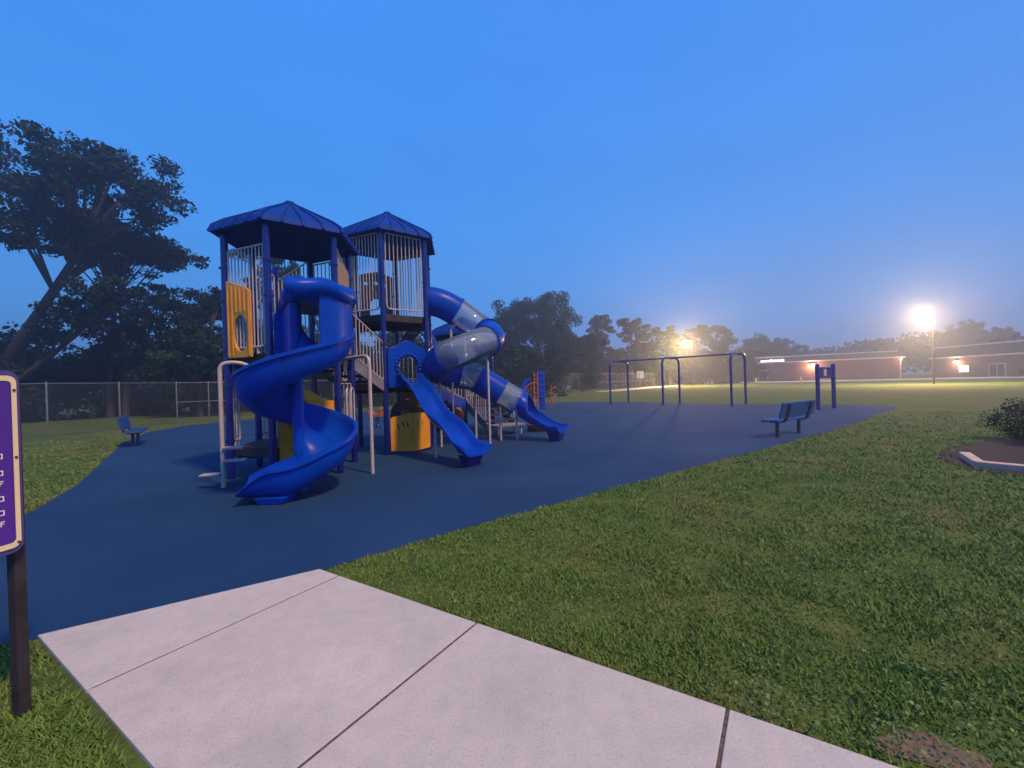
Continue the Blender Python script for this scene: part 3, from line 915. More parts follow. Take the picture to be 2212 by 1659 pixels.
b.add([q + hd * x + sd * y + Vector((0, 0, z)) for z, sx, sy in ((0.0, 0.11, 0.12), (0.23, 0.18, 0.20)) for x, y in ((-sx, -sy), (sx, -sy), (sx, sy), (-sx, sy))],
      [(0, 1, 2, 3), (4, 7, 6, 5), (0, 4, 5, 1), (1, 5, 6, 2), (2, 6, 7, 3), (3, 7, 4, 0)])
b.build('slide_foot', 'post_paint', ws, bevel=0.015)
b = MB(); q = midFG + n2 * .08 + hd * 1.15; b.tube([q + Vector((0, 0, 0)), q + Vector((0, 0, zs[23] - .03))], 0.028, 12)
b.build('slide_leg', 'pipe_paint', ws, smooth=True)

# ------------------------------------------------ tube slide
TP = [(-2.20, 11.18, 3.90), (-1.85, 11.24, 3.82), (-1.47, 11.35, 3.62), (-1.10, 11.48, 3.34), (-0.78, 11.42, 3.10), (-0.56, 11.12, 2.90), (-0.60, 10.72, 2.74), (-0.86, 10.42, 2.61),
      (-1.20, 10.22, 2.47), (-1.53, 10.22, 2.34), (-1.82, 10.50, 2.19), (-1.92, 10.94, 2.07), (-1.78, 11.36, 1.98), (-1.45, 11.62, 1.90), (-1.08, 11.74, 1.82), (-0.70, 11.80, 1.60), (-0.34, 11.85, 1.37), (0.12, 11.9, 1.08), (0.46, 11.88, 0.86)]
SM = bez(TP, 6)
TR = 0.385
ts = thing('tube_slide', (-1.2, 11.2, 0), None, None)
ts.parent = play; ts.location = Vector((-1.2, 11.2, 0)) - world_loc(play)
def seg(i0, i1, clear):
    pts = SM[int(i0 * 6):int(i1 * 6) + 1]
    b = MB(); b.ring_tube(pts, TR, TR - (0.012 if clear else 0.02), 36)
    o = b.build('clear_section' if clear else 'tube_section', 'clear' if clear else 'slide_plastic', ts, smooth=True, angle=50)
    return o
cuts = [(0, 2.0, 0), (2.0, 4.5, 1), (4.5, 6.2, 0), (6.2, 9.2, 1), (9.2, 12.6, 0), (12.6, 14.35, 1), (14.35, 16.0, 0), (16.0, 17.0, 1)]
for a_, c_, cl in cuts:
    seg(round(a_ * 6) / 6, round(c_ * 6) / 6, cl)
for a_, c_, cl in cuts[:-1]:
    b = MB()
    i_ = round(c_ * 6); t_ = (SM[i_ + 1] - SM[i_ - 1]).normalized()
    b.ring_tube([SM[i_] - t_ * 0.018, SM[i_] + t_ * 0.018], TR + 0.035, TR - 0.005, 36)
    b.build('flange', 'slide_plastic', ts, smooth=True, angle=50)
# hooded exit and open chute
S0 = SM[17 * 6]; t_ = (SM[17 * 6] - SM[17 * 6 - 2]).normalized()
hdx = Vector((t_.x, t_.y, 0)).normalized(); hdx = Vector((0.86, -0.51, 0)).normalized(); hd0 = Vector((t_.x, t_.y, 0)).normalized()
sdx = Vector((hdx.y, -hdx.x, 0))
fr = []
NQ = 40
LE = 1.36
for k in range(29):
    f_ = k / 28; s_ = LE * f_
    zc = S0.z - 0.62 * s_ + 0.30 * max(0, f_ - 0.55) ** 1.5 * 1.6
    zc = max(zc, 0.46)
    rr = (TR + 0.01) * (1 + 0.10 * math.sin(math.pi * min(1, f_ / 0.5)))
    op = 0.0 if f_ < 0.24 else min(1.0, (f_ - 0.24) / 0.10)
    op = op * op * (3 - 2 * op)
    half = R(2) + (R(88 + 14 * max(0, f_ - .5))) * op
    pr = []
    angs = [math.pi / 2 - half - (2 * math.pi - 2 * half) * j / NQ for j in range(NQ + 1)]
    flat = 0.62 + .38 * (1 - f_)
    for rad in (rr, rr - 0.022):
        row = []
        for an in angs:
            x, y = math.cos(an) * rad * (1 - 0.05 * f_), math.sin(an) * rad
            if y < 0: y *= flat
            row.append((x, y))
        pr += row if rad == rr else row[::-1]
    drop = -TR * (1 - flat)
    up_ = Vector((0, 0, 1)) if f_ > 0.2 else (Vector((0, 0, 1)) * (f_ / .2) + (sdx.cross(hdx) * -1).normalized() * (1 - f_ / .2))
    w_ = min(1, f_ / 0.45); dd = (hd0 * (1 - w_) + hdx * w_).normalized()
    pos = (pos + dd * (LE / 28)) if k else S0.copy()
    fr.append((Vector((pos.x, pos.y, zc)), Vector((dd.y, -dd.x, 0)), Vector((0, 0, 1)), pr))
b = MB(); b.sweep(fr, fr[0][3])
b.build('exit_chute', 'slide_plastic', ts, smooth=True, angle=60)
b = MB()
i_ = 17 * 6
b.ring_tube([S0 - t_ * 0.02, S0 + t_ * 0.02], TR + 0.04, TR - 0.005, 36)
b.build('flange', 'slide_plastic', ts, smooth=True)
b = MB(); q = pos - hdx * 0.20; q.z = 0
b.add([q + hdx * x + sdx * y + Vector((0, 0, z)) for z, sx, sy in ((0.0, 0.13, 0.13), (0.27, 0.20, 0.2)) for x, y in ((-sx, -sy), (sx, -sy), (sx, sy), (-sx, sy))],
      [(0, 1, 2, 3), (4, 7, 6, 5), (0, 4, 5, 1), (1, 5, 6, 2), (2, 6, 7, 3), (3, 7, 4, 0)])
b.build('slide_foot', 'post_paint', ts, bevel=0.015)
def leg(pts, r_=0.030):
    return MB().tube(bent(pts, 0.16), r_, 12).build('support_leg', 'pipe_paint', ts, smooth=True)
leg([(-1.60, 11.2, 0), (-1.60, 11.2, 3.17), (-1.47, 11.33, 3.24)])
leg([(-0.60, 10.55, 0), (-0.60, 10.55, 2.30), (-0.92, 10.48, 2.26)])
leg([(-0.36, 11.85, 0), (-0.36, 11.85, 0.97)]); leg([(0.10, 11.9, 0), (0.10, 11.9, 0.68)]); leg([(-1.05, 11.75, 0), (-1.05, 11.75, 1.42)])
leg([(-1.90, 10.95, 0), (-1.90, 10.95, 1.76)])

# ------------------------------------------------ climbers
b = MB()
b.tube(bent([(-4.97, 7.10, 0), (-4.97, 7.10, 2.12), (-4.72, 7.22, 2.14), (-4.55, 7.36, 2.04), (-4.58, 7.45, 1.75)], 0.13), 0.034, 14)
pc = b.build('step_climber', 'pipe_paint', play, smooth=True)
for z, an, ln in ((0.24, 195, 0.33), (0.46, 20, 0.36), (0.68, 8, 0.36)):
    d_ = Vector((math.cos(R(an)), math.sin(R(an)), 0)); o_ = Vector((-4.97, 7.10, z))
    b = MB(); b.beam(o_ + d_ * 0.03, o_ + d_ * ln, 0.17, 0.022)
    for y in (-0.06, 0.06): b.beam(o_ + Vector((-d_.y, d_.x, 0)) * y + d_ * .03 - Vector((0, 0, .02)), o_ + Vector((-d_.y, d_.x, 0)) * y + d_ * ln - Vector((0, 0, .02)), 0.02, 0.02)
    b.build('step', 'pipe_paint', pc, bevel=0.006)
MB().tube(bent([(-3.36, 8.42, 1.95), (-3.36, 8.42, 2.23), (-2.68, 7.86, 2.23), (-2.68, 7.86, 0)], 0.17), 0.034, 14).build('sliding_pole', 'pipe_paint', play, smooth=True)

# ================================================================= OTHER PLAY EQUIPMENT
def place(name, x, y, label, cat, group=None): return thing(name, (x, y, 0), label, cat, group)
# orange and blue climber
cl = place('net_climber', 1.55, 24.6, 'orange pipe climber with an arch and a tall blue plastic column', 'climber')
b = MB(); b.box((1.72, 24.8, 1.12), (0.44, 0.30, 2.24))
for k in range(6): b.box((1.72, 24.64, 0.35 + 0.34 * k), (0.30, 0.06, 0.10))
b.build('column', 'slide_plastic', cl, bevel=0.05)
b = MB()
b.tube(bent([(0.45, 24.4, 0.0), (0.50, 24.4, 0.9), (0.95, 24.4, 1.5), (1.46, 24.4, 1.6)], 0.5), 0.04, 10)
b.build('arch_bar', 'orange_paint', cl, smooth=True)
b = MB()
for x in (1.30, 1.50): b.tube([(x, 24.45, 0), (x, 24.45, 2.2)], 0.035, 10)
for k in range(8): b.tube([(1.30, 24.45, 0.25 + .25 * k), (1.50, 24.45, 0.25 + .25 * k)], 0.02, 8)
for k in range(5): b.tube([(0.62 + k * .16, 24.42, 0.0), (0.62 + k * .16, 24.42, 1.1 + .1 * k)], 0.016, 8)
b.build('ladder', 'orange_paint', cl, smooth=True)
b = MB(); b.tube([(2.35 + 0.24 * math.cos(t), 25.0 + 0.24 * math.sin(t), 0.25 + t * 0.085) for t in np.linspace(0, 12.5, 70)], 0.024, 8)
b.tube([(2.35, 25.0, 0), (2.35, 25.0, 1.4)], 0.03, 8)
b.build('helix', 'orange_paint', cl, smooth=True)
b = MB(); b.tube([(0.6, 25.6, 1.1), (0.9, 25.6, 1.65), (1.15, 25.6, 1.70)], 0.16, 14); b.tube([(0.9, 25.6, 0), (0.9, 25.6, 1.5)], 0.04, 8)
b.build('bubble', 'slide_plastic', cl, smooth=True)

# spring rocker behind the structure
rk = place('spring_rocker', -5.4, 16.6, 'small orange spring rocker seen beneath the second tower', 'spring rocker')
b = MB(); b.tube([(-5.4 + 0.09 * math.cos(t), 16.6 + 0.09 * math.sin(t), 0.03 + t * 0.0125) for t in np.linspace(0, 31, 90)], 0.014, 6)
b.build('spring', 'post_paint', rk, smooth=True)
b = MB(); b.plate((-5.8, 16.6), (-5.0, 16.6), [(0.05, 0.46), (0.3, 0.42), (0.62, 0.42), (0.78, 0.62), (0.74, 0.86), (0.62, 0.80), (0.5, 0.60), (0.3, 0.58), (0.15, 0.72), (0.04, 0.70)], (), 0.16)
b.build('body', 'orange_paint', rk, bevel=0.02)
b = MB(); b.tube([(-5.2, 16.35, 0.78), (-5.2, 16.85, 0.78)], 0.018, 8); b.build('handlebar', 'pipe_paint', rk, smooth=True)

# swing set: single beam on three pairs of bent legs
sw = place('swing_set', 9.9, 25.6, 'tall blue swing frame with three pairs of legs at the far edge of the rubber', 'swing set')
ax = Vector((12.45 - 7.3, 23.0 - 28.4, 0)).normalized(); sv = Vector((-ax.y, ax.x, 0))
ctr = [Vector((7.35, 28.55, 0)), Vector((9.84, 25.75, 0)), Vector((12.5, 23.0, 0))]
ZT = 2.85
for i, c in enumerate(ctr):
    for s_ in (-1, 1):
        b = MB(); foot_ = c + sv * s_ * 1.12
        b.tube(bent([foot_, foot_ + Vector((0, 0, ZT - 0.02)), c + Vector((0, 0, ZT + 0.0))], 0.45, 8), 0.065, 14)
        b.build('leg', 'post_paint', sw, smooth=True)
b = MB(); b.tube([ctr[0] - ax * 0.2 + Vector((0, 0, ZT)), ctr[2] + ax * 0.2 + Vector((0, 0, ZT))], 0.048, 14)
b.build('top_beam', 'post_paint', sw, smooth=True)
for i in (0, 1):
    for t in (0.36, 0.68):
        c = ctr[i].lerp(ctr[i + 1], t); b = MB()
        for s_ in (-.09, .09):
            b.tube([c + ax * s_ * .8 + Vector((0, 0, ZT - .05)), c + ax * s_ + Vector((0, 0, ZT - 0.75))], 0.008, 5)
        b.build('chain', 'galvanised', sw)
# twin post bar station
bs = place('chin_up_bars', 14.25, 18.95, 'blue twin post bar station with crossbars, right of the swing frame', 'exercise bars')
q0, q1 = Vector((13.75, 18.75, 0)), Vector((14.85, 19.25, 0))
for q in (q0, q1): MB().lathe(q, [(0.085, 0), (0.085, 2.02), (0.05, 2.06)], 18).build('post', 'post_paint', bs, smooth=True)
MB().tube([q0 + Vector((0, 0, 1.46)), q1 + Vector((0, 0, 1.46))], 0.05, 12).build('crossbar', 'post_paint', bs, smooth=True)
MB().tube([q0 + Vector((0, 0, 1.86)), q1 + Vector((0, 0, 1.86))], 0.05, 12).build('crossbar', 'post_paint', bs, smooth=True)
for t in (.02, .74):
    b = MB(); b.plate(q0, q1, [(0.0 + t, 1.5), (0.44 + t, 1.5), (0.44 + t, 1.84), (t, 1.84)], (), 0.03); b.build('panel', 'post_paint', bs)

# ================================================================= BENCHES
def bench(x, y, ang, label):
    t = thing('park_bench', (0, 0, 0), label, 'bench', 'blue benches beside the play area')
    for nm, y0 in (('seat', 0), ('backrest', 1)):
        b = MB()
        if nm == 'seat':
            b.box((0, 0.02, 0.445), (1.80, 0.40, 0.035))
            for k in range(5): b.box((0, -0.14 + 0.08 * k, 0.466), (1.76, 0.055, 0.012))
            b.box((0, 0.22, 0.430), (1.80, 0.03, 0.05))
        else:
            b.add([(sx * 0.90, yy, zz) for sx in (-1, 1) for yy, zz in ((-0.22, 0.52), (-0.18, 0.52), (-0.27, 0.90), (-0.31, 0.90))],
                  [(0, 1, 2, 3), (4, 7, 6, 5), (0, 4, 5, 1), (1, 5, 6, 2), (2, 6, 7, 3), (3, 7, 4, 0)])
            b.tube([(-0.9, -0.29, 0.905), (0.9, -0.29, 0.905)], 0.022, 8)
        b.build(nm, 'bench_blue', t, bevel=0.008)
    for sx in (-0.58, 0.58):
        b = MB()
        b.tube([(sx, 0, 0), (sx, 0, 0.40)], 0.045, 12)
        b.build('leg', 'bench_dark', t, smooth=True)
        b = MB()
        pts = bent([(sx, 0.18, 0.405), (sx, -0.20, 0.405), (sx, -0.335, 0.88)], 0.14)
        for p0_, p1_ in zip(pts[:-1], pts[1:]): b.beam(p0_, p1_ + (p1_ - p0_).normalized() * 0.004, 0.075, 0.05)
        b.build('bracket', 'bench_dark', t)
    t.location = (x, y, 0); t.rotation_euler = (0, 0, ang)
    return t
b1 = bench(7.38, 11.18, R(32), 'blue bench seen from behind at the right edge of the rubber, near the lawn')
b2 = copy_tree(b1)
b2.location = (-12.25, 13.50, 0); b2.rotation_euler = (0, 0, R(-54))
b2['label'] = 'blue bench seen from its end at the left edge of the rubber, by the fence'

# ================================================================= SIGN AT THE LEFT
sg = place('playground_sign', -2.58, 1.85, 'purple sign with a pale yellow border on dark wooden posts, beside the walk', 'sign')
d_ = Vector((-0.17, -0.985, 0)); nn_ = Vector((0.985, -0.17, 0))
SR = Vector((-2.537, 2.14, 0))
def rrect(s0, s1, z0, z1, r_, n=6):
    out = []
    for cx, cz, a0 in ((s1 - r_, z0 + r_, -90), (s1 - r_, z1 - r_, 0), (s0 + r_, z1 - r_, 90), (s0 + r_, z0 + r_, 180)):
        for k in range(n + 1):
            a = R(a0 + 90 * k / n); out.append((cx + r_ * math.cos(a), cz + r_ * math.sin(a)))
    return out
SE = SR + d_ * 1.0
z0s, z1s = 0.865, 1.785
b = MB(); b.plate(SE, SR, rrect(0.30, 1.0, z0s, z1s, 0.05), (), 0.012, 0.0); b.build('board', 'sign_edge', sg, label='purple board edge')
b = MB(); b.plate(SE, SR, rrect(0.315, 0.985, z0s + .026, z1s - .026, 0.035), (), 0.003, 0.009); b.build('face', 'sign_blue', sg)
b = MB(); b.plate(SE, SR, rrect(0.315, 0.985, z0s + .026, z1s - .026, 0.035), [rrect(0.334, 0.966, z0s + .052, z1s - .052, 0.020)], 0.003, 0.0130); b.build('border', 'sign_border', sg, label='pale yellow border stripe')
for s_, z in ((0.975, z1s - .10), (0.975, (z0s + z1s) / 2 + .02), (0.974, z0s + .05)):
    c = SE + (SR - SE).normalized() * s_ - nn_ * 0 + Vector((0, 0, z))
    MB().tube([c + nn_ * 0.0145, c + nn_ * 0.019], 0.006, 8).build('bolt', 'pole_metal', sg)
rng = random.Random(3)
def glyph(s_, z, h):     # ends of the white text lines, only their last strokes reach into the picture
    b = MB(); w = h * 0.62; q = h * 0.17
    kind = rng.randrange(3)
    rects = [[(0, 0, w, q), (0, h - q, w, h), (w - q, 0, w, h)], [(0, 0, q, h), (0, h - q, w, h), (0, h * .42, w * .8, h * .42 + q)], [(w * .4, 0, w * .4 + q, h), (0, h - q, w, h)]][kind]
    for i, (x0, y0, x1, y1) in enumerate(rects):
        b.plate(SE, SR, [(s_ - w + x0, z + y0), (s_ - w + x1, z + y0), (s_ - w + x1, z + y1), (s_ - w + x0, z + y1)], (), 0.002, 0.0126 + 0.0002 * i)
    return b
for z in (1.345, 1.262, 1.21, 1.135, 1.065, 1.01):
    ob = MB()
    for k in range(9):
        g = glyph(0.926 - 0.026 * k - (0.01 if k > 4 else 0), z, 0.026); ob.add(g.v, g.f)
    ob.build('text_line', 'sign_white', sg)
for c in (Vector((-2.60, 2.16, 0)), Vector((-2.72, 1.56, 0))):
    b = MB(); b.box((c.x, c.y, 0.86), (0.05, 0.05, 1.72), math.atan2(d_.y, d_.x)); b.build('post', 'sign_post', sg, bevel=0.004)

# ================================================================= CURB AND SHRUB AT THE RIGHT
b = MB()
pts = [Vector((8.72, 8.25, 0)), Vector((8.35, 7.55, 0)), Vector((8.9, 6.95, 0)), Vector((11.5, 5.2, 0))]
P4 = [(8.32, 7.80), (7.74, 7.05), (7.68, 6.94), (8.02, 6.46), (9.3, 4.9), (9.42, 5.0), (8.16, 6.54), (7.87, 6.95), (7.92, 7.04), (8.44, 7.70)]
b.prism(P4, -0.02, 0.10)
tag(b.build('concrete_curb', 'curb_concrete', bevel=0.015), 'pale concrete curb bent round the dark mulch bed at the right edge', 'curb')

# ================================================================= VEGETATION
def quads_mesh(name, centers, size, m, parent, rng, asp=1.0, up=0.0):
    n = len(centers)
    c = np.asarray(centers)
    u = rng.normal(size=(n, 3)); u /= np.linalg.norm(u, axis=1)[:, None]
    w = rng.normal(size=(n, 3)); w[:, 2] += up
    w -= (w * u).sum(1)[:, None] * u; w /= np.linalg.norm(w, axis=1)[:, None]
    s = (size * (0.55 + 0.9 * rng.random(n)))[:, None]
    vs = np.empty((n, 4, 3))
    vs[:, 0] = c - u * s; vs[:, 1] = c - w * s * asp * .6; vs[:, 2] = c + u * s; vs[:, 3] = c + w * s * asp * .6
    lo = vs.reshape(-1, 3).min(0); hi = vs.reshape(-1, 3).max(0)
    org = np.array([(lo[0] + hi[0]) / 2, (lo[1] + hi[1]) / 2, lo[2]])
    vs = (vs - org).reshape(-1, 3)
    me = bpy.data.meshes.new(name)
    me.vertices.add(n * 4); me.loops.add(n * 4); me.polygons.add(n)
    me.vertices.foreach_set('co', vs.ravel())
    me.loops.foreach_set('vertex_index', np.arange(n * 4))
    me.polygons.foreach_set('loop_start', np.arange(n) * 4)
    me.polygons.foreach_set('loop_total', np.full(n, 4))
    me.update(calc_edges=True)
    me.materials.append(M[m])
    ob = bpy.data.objects.new(name, me); col.objects.link(ob)
    ob.location = Vector(org) - world_loc(parent)
    if parent is not None: ob.parent = parent
    return ob

def tree(name, x, y, h, wid, th, label, seed, clumps=26, leaves=7000, leaf=0.16, lean=(0, 0), m='foliage', group=None, cat='tree',
         env=None, trunk_r=None, cr=0.17, flat=0.72, extra=()):
    """env(f) -> relative half width of the crown at relative height f (0 crown bottom, 1 top)"""
    rng = np.random.default_rng(seed)
    t = thing(name, (x, y, 0), label, cat, group)
    env = env or (lambda f: math.sin(math.pi * min(1, max(0, 0.12 + 0.80 * f))) ** 0.6)
    tr = trunk_r or h * 0.018 + 0.05
    N = 9
    path = []
    for k in range(N + 1):
        f = k / N; z = h * 0.88 * f
        j = 0.02 * h * math.sin(f * 5 + seed) * f
        path.append(Vector((x + lean[0] * f + j, y + lean[1] * f + 0.6 * j, z)))
    b = MB(); b.tube(path, tr, 9, radii=[tr * (1.25 - 1.05 * (k / N)) for k in range(N + 1)])
    cents = []
    for k in range(clumps):
        f = (k + rng.random()) / clumps
        zc = th + (h - th) * (0.05 + 0.90 * f)
        ax_ = rng.random() * 2 * math.pi
        half = wid / 2 * env(f)
        rad = half * (0.25 + 0.68 * rng.random() ** 0.6)
        fz = min(1.0, max(0.05, (zc - 0.10 * h) / (h * 0.88)))
        pi_ = path[int(fz * N)] if fz < 1 else path[-1]
        base = path[0].lerp(path[-1], min(1, fz))
        c = Vector((base.x + rad * math.cos(ax_), base.y + rad * math.sin(ax_), zc))
        cents.append((c, wid * cr * (0.7 + 0.6 * rng.random())))
        st = path[min(N, max(1, int(fz * N * 0.85)))]
        mid = st.lerp(c, 0.55) + Vector((0, 0, 0.03 * h * rng.random()))
        b.tube([st, mid, c], 0.05, 5, radii=[tr * 0.36, tr * 0.22, tr * 0.08])
    for (c, r_) in extra: cents.append((Vector(c), r_)); b.tube([path[int(N * .8)], path[int(N * .8)].lerp(Vector(c), .5) + Vector((0, 0, .5)), Vector(c)], .05, 5, radii=[tr * .2, tr * .12, tr * .05])
    b.build('trunk', 'bark', t, smooth=True)
    tot = sum(r_ ** 2 for _, r_ in cents)
    P = []
    for c, r_ in cents:
        n = max(20, int(leaves * r_ ** 2 / tot))
        # a clump is itself a few sub-clumps, so that sky shows between them
        k = 7
        sub = np.clip(rng.normal(size=(k, 3)), -1.25, 1.25) * r_ * 0.60; sub[:, 2] *= flat
        idx = rng.integers(0, k, n)
        d = rng.normal(size=(n, 3)); d /= np.linalg.norm(d, axis=1)[:, None]
        d *= (rng.random(n) ** 0.45 * r_ * 0.50)[:, None]; d[:, 2] *= flat
        P.append(sub[idx] + d + np.array(c))
    P = np.concatenate(P)
    P[:, 2] = np.maximum(P[:, 2], 0.1)
    quads_mesh('crown', P, leaf, m, t, rng)
    return t

def bush(x, y, h, wid, seed, label, m='foliage_dark', leaves=5000, leaf=0.14, group='dark bushes behind the fence', name='bush'):
    return tree(name, x, y, h, wid, h * 0.05, label, seed, clumps=16, leaves=leaves, leaf=leaf, m=m, group=group, cat='bush',
                env=lambda f: (1 - 0.55 * f ** 2), trunk_r=0.09, cr=0.24, flat=0.9)

# --- big trees at the left
GL = 'trees behind the left fence'
tree('broadleaf_tree', -34.5, 26.5, 17.0, 9.5, 11.2, 'largest leaning tree at the left edge, its crown highest of all', 11, clumps=26, leaves=23000, leaf=0.125, lean=(9.5, 0), group=GL, m='foliage_dark', cr=0.165, trunk_r=0.36, flat=0.6,
     extra=[((-31.0, 26, 15.6), 1.7), ((-33.8, 26, 16.0), 2.0), ((-32.6, 26, 18.0), 1.5), ((-29.4, 26, 17.0), 1.6), ((-32.9, 26, 11.6), 1.2), ((-34.2, 26, 13.6), 1.3), ((-23.4, 27, 14.6), 1.2), ((-23.0, 27, 13.0), 1.0)])
tree('broadleaf_tree', -34.0, 25.5, 8.8, 2.6, 5.0, 'low leaning trunk hung with leaves at the left edge, under the largest tree', 12, clumps=14, leaves=5200, leaf=0.115, lean=(9.5, 1), group=GL, m='foliage_dark', cr=0.33, trunk_r=0.22, flat=0.6)
tree('broadleaf_tree', -29.3, 30.5, 14.2, 8.0, 11.0, 'straight bare trunk with a flat wide crown, left of its twin', 13, clumps=16, leaves=9500, leaf=0.115, lean=(0.6, 0), group=GL, m='foliage_dark', cr=0.16, trunk_r=0.20, flat=0.5,
     extra=[((-28.8, 30, 8.6), 0.9), ((-30.4, 30, 7.2), 1.0)])
tree('broadleaf_tree', -27.4, 29.5, 13.2, 6.5, 10.6, 'straight trunk with a crown reaching furthest right over the fence', 14, clumps=13, leaves=9500, leaf=0.115, lean=(0.2, 0), group=GL, m='foliage_dark', cr=0.18, trunk_r=0.18, flat=0.5,
     extra=[((-22.7, 29.5, 10.9), 0.9), ((-23.9, 29.5, 10.8), 1.0), ((-24.2, 29.5, 12.0), 0.9), ((-25.2, 29.5, 9.0), 0.7), ((-23.4, 29.5, 11.6), 0.9)])
for i, (x, y, h, w, th, lb) in enumerate([
    (-28.0, 29.0, 7.2, 4.4, 3.0, 'round leafy tree below the tall bare trunks'),
    (-25.6, 30.5, 9.2, 4.6, 4.6, 'airy small tree with layered foliage, first right of the bare trunks'),
    (-24.0, 31.5, 9.2, 4.2, 4.4, 'airy small tree with layered foliage, second right of the bare trunks'),
    (-21.3, 30.0, 9.0, 4.4, 1.4, 'dense dark tree just left of the front tower'),
    (-20.5, 33.0, 13.2, 5.4, 4.0, 'tall tree seen through the bars of the front tower'),
    (-20.6, 27.5, 6.0, 4.6, 1.0, 'dense low tree beside the left fence, below the airy ones'),
    (-18.1, 33.5, 12.8, 2.8, 7.5, 'thin tall tree seen under the front roof'),
    (-15.0, 35.5, 7.8, 5.5, 2.0, 'leafy tree in the gap between the two towers'),
    (-11.0, 37.0, 7.4, 6.5, 2.0, 'leafy tree behind the second tower, under its deck'),
    (-6.9, 38.0, 5.8, 5.0, 2.4, 'leafy tree behind the looping tube')]):
    tree('broadleaf_tree', x, y, h, w, th, lb, 30 + i, clumps=16, leaves=5200 if i in (0, 1, 2, 4, 6, 7, 8, 9) else 11000, leaf=0.11, group=GL, m='foliage' if i % 3 else 'foliage_dark', cr=0.19)
rg = random.Random(8)
BL = ['at the far left under the leaning trunks', 'second from the left end', 'third from the left end', 'fourth from the left end', 'below the two bare trunks', 'right of the two bare trunks',
      'behind the left bench', 'just right of the left bench', 'left of the front tower', 'behind the legs of the front tower', 'in the gap between the towers', 'behind the second tower', 'behind the wave slide', 'behind the tube slide']
for i, tx in enumerate(BL):
    f = i / 13
    x = -38 + 40 * f; y = 27 + 16 * f + rg.uniform(-1, 1)
    bush(x, y, rg.uniform(4.4, 5.2), 6.4, 60 + i, 'dark bush ' + tx, leaves=12000, leaf=0.13)
    
# --- centre and right
GR = 'trees beyond the right fence'
tree('broadleaf_tree', 4.0, 58.5, 13.0, 12.5, 1.0, 'broad bushy tree right of the tube slide, the biggest in the middle', 90, clumps=46, leaves=60000, leaf=0.14, group=GR, m='foliage', cr=0.15,
     env=lambda f: [0.80, 0.92, 1.0, 1.0, 0.95, 0.86, 0.62][min(6, int(f * 7))], flat=0.85)
tree('broadleaf_tree', 10.2, 60.5, 7.8, 6.2, 0.6, 'lower bushy tree against the right flank of the biggest one', 91, clumps=20, leaves=18000, leaf=0.14, group=GR, m='foliage', cr=0.2)
for i, (u, top, wpx, Y, lb, mm) in enumerate([
    (1305, 692, 72, 76, 'narrow dark tree with a knobbly top, first right of the broad bushy tree', 'foliage_dark'),
    (1367, 690, 62, 78, 'tall tree with forked trunk and open crown, second right of the broad bushy tree', 'foliage_dark'),
    (1411, 704, 50, 80, 'dark tree just left of the brightest middle lamp', 'foliage'),
    (1447, 715, 46, 82, 'tree directly behind the left side of the middle lamp', 'foliage'),
    (1500, 714, 60, 90, 'open crowned tree directly right of the middle lamp', 'foliage'),
    (1548, 714, 64, 92, 'open crowned tree with a flat top leaning right', 'foliage'),
    (1612, 770, 66, 88, 'dark round bushy tree left of the brick building', 'foliage_dark'),
    (1632, 738, 70, 110, 'rounded tree above the left end of the brick building', 'foliage'),
    (1690, 742, 70, 112, 'rounded tree rising over the brick roof near the lit sign', 'foliage'),
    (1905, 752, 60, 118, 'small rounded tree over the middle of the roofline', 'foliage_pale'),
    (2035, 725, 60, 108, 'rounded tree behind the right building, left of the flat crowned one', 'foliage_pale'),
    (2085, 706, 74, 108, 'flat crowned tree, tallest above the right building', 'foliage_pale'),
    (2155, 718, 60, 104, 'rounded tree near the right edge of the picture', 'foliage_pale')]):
    x = (u - 1106) * Y / 900; ht = (829 - top - 0.03 * (u - 1106) + 4) * Y / 900 + CAM_H
    w = wpx * Y / 900
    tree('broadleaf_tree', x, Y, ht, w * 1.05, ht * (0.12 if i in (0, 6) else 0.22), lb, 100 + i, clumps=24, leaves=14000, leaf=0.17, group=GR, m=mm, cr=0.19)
for i, (x, y, h, w, lb) in enumerate([
    (14.0, 72, 4.4, 8, 'dark bush behind the fence, left of the pale path'), (20.5, 76, 4.8, 8, 'dark bush behind the fence under the knobbly trees'),
    (27.5, 84, 5.2, 9, 'dark bush below the middle lamp'), (35, 92, 5.2, 9, 'dark bush right of the middle lamp pole'), (42, 90, 5.6, 8, 'dark bush behind the right swing legs'), (48.5, 92, 5.2, 7, 'dark bush at the left corner of the brick building')]):
    bush(x, y, h, w, 140 + i, lb, leaves=6500, leaf=0.24, group='dark bushes beyond the lawn')
tree('young_tree', 11.6, 62.5, 4.3, 1.5, 1.3, 'thin yellowish young tree by the fence, right of the broad bushy tree', 150, clumps=8, leaves=1100, leaf=0.12, m='young_leaf', trunk_r=0.05)
# shrub beside the mulch bed at the right edge
bush(11.6, 8.9, 0.9, 1.7, 160, 'low dark shrub on the mulch bed at the right edge', leaves=16000, leaf=0.022, group=None, name='shrub')
bush(62.0, 46, 2.6, 7.0, 161, 'rounded dark shrub mass in front of the right building', leaves=8000, leaf=0.16, group=None, name='shrub')
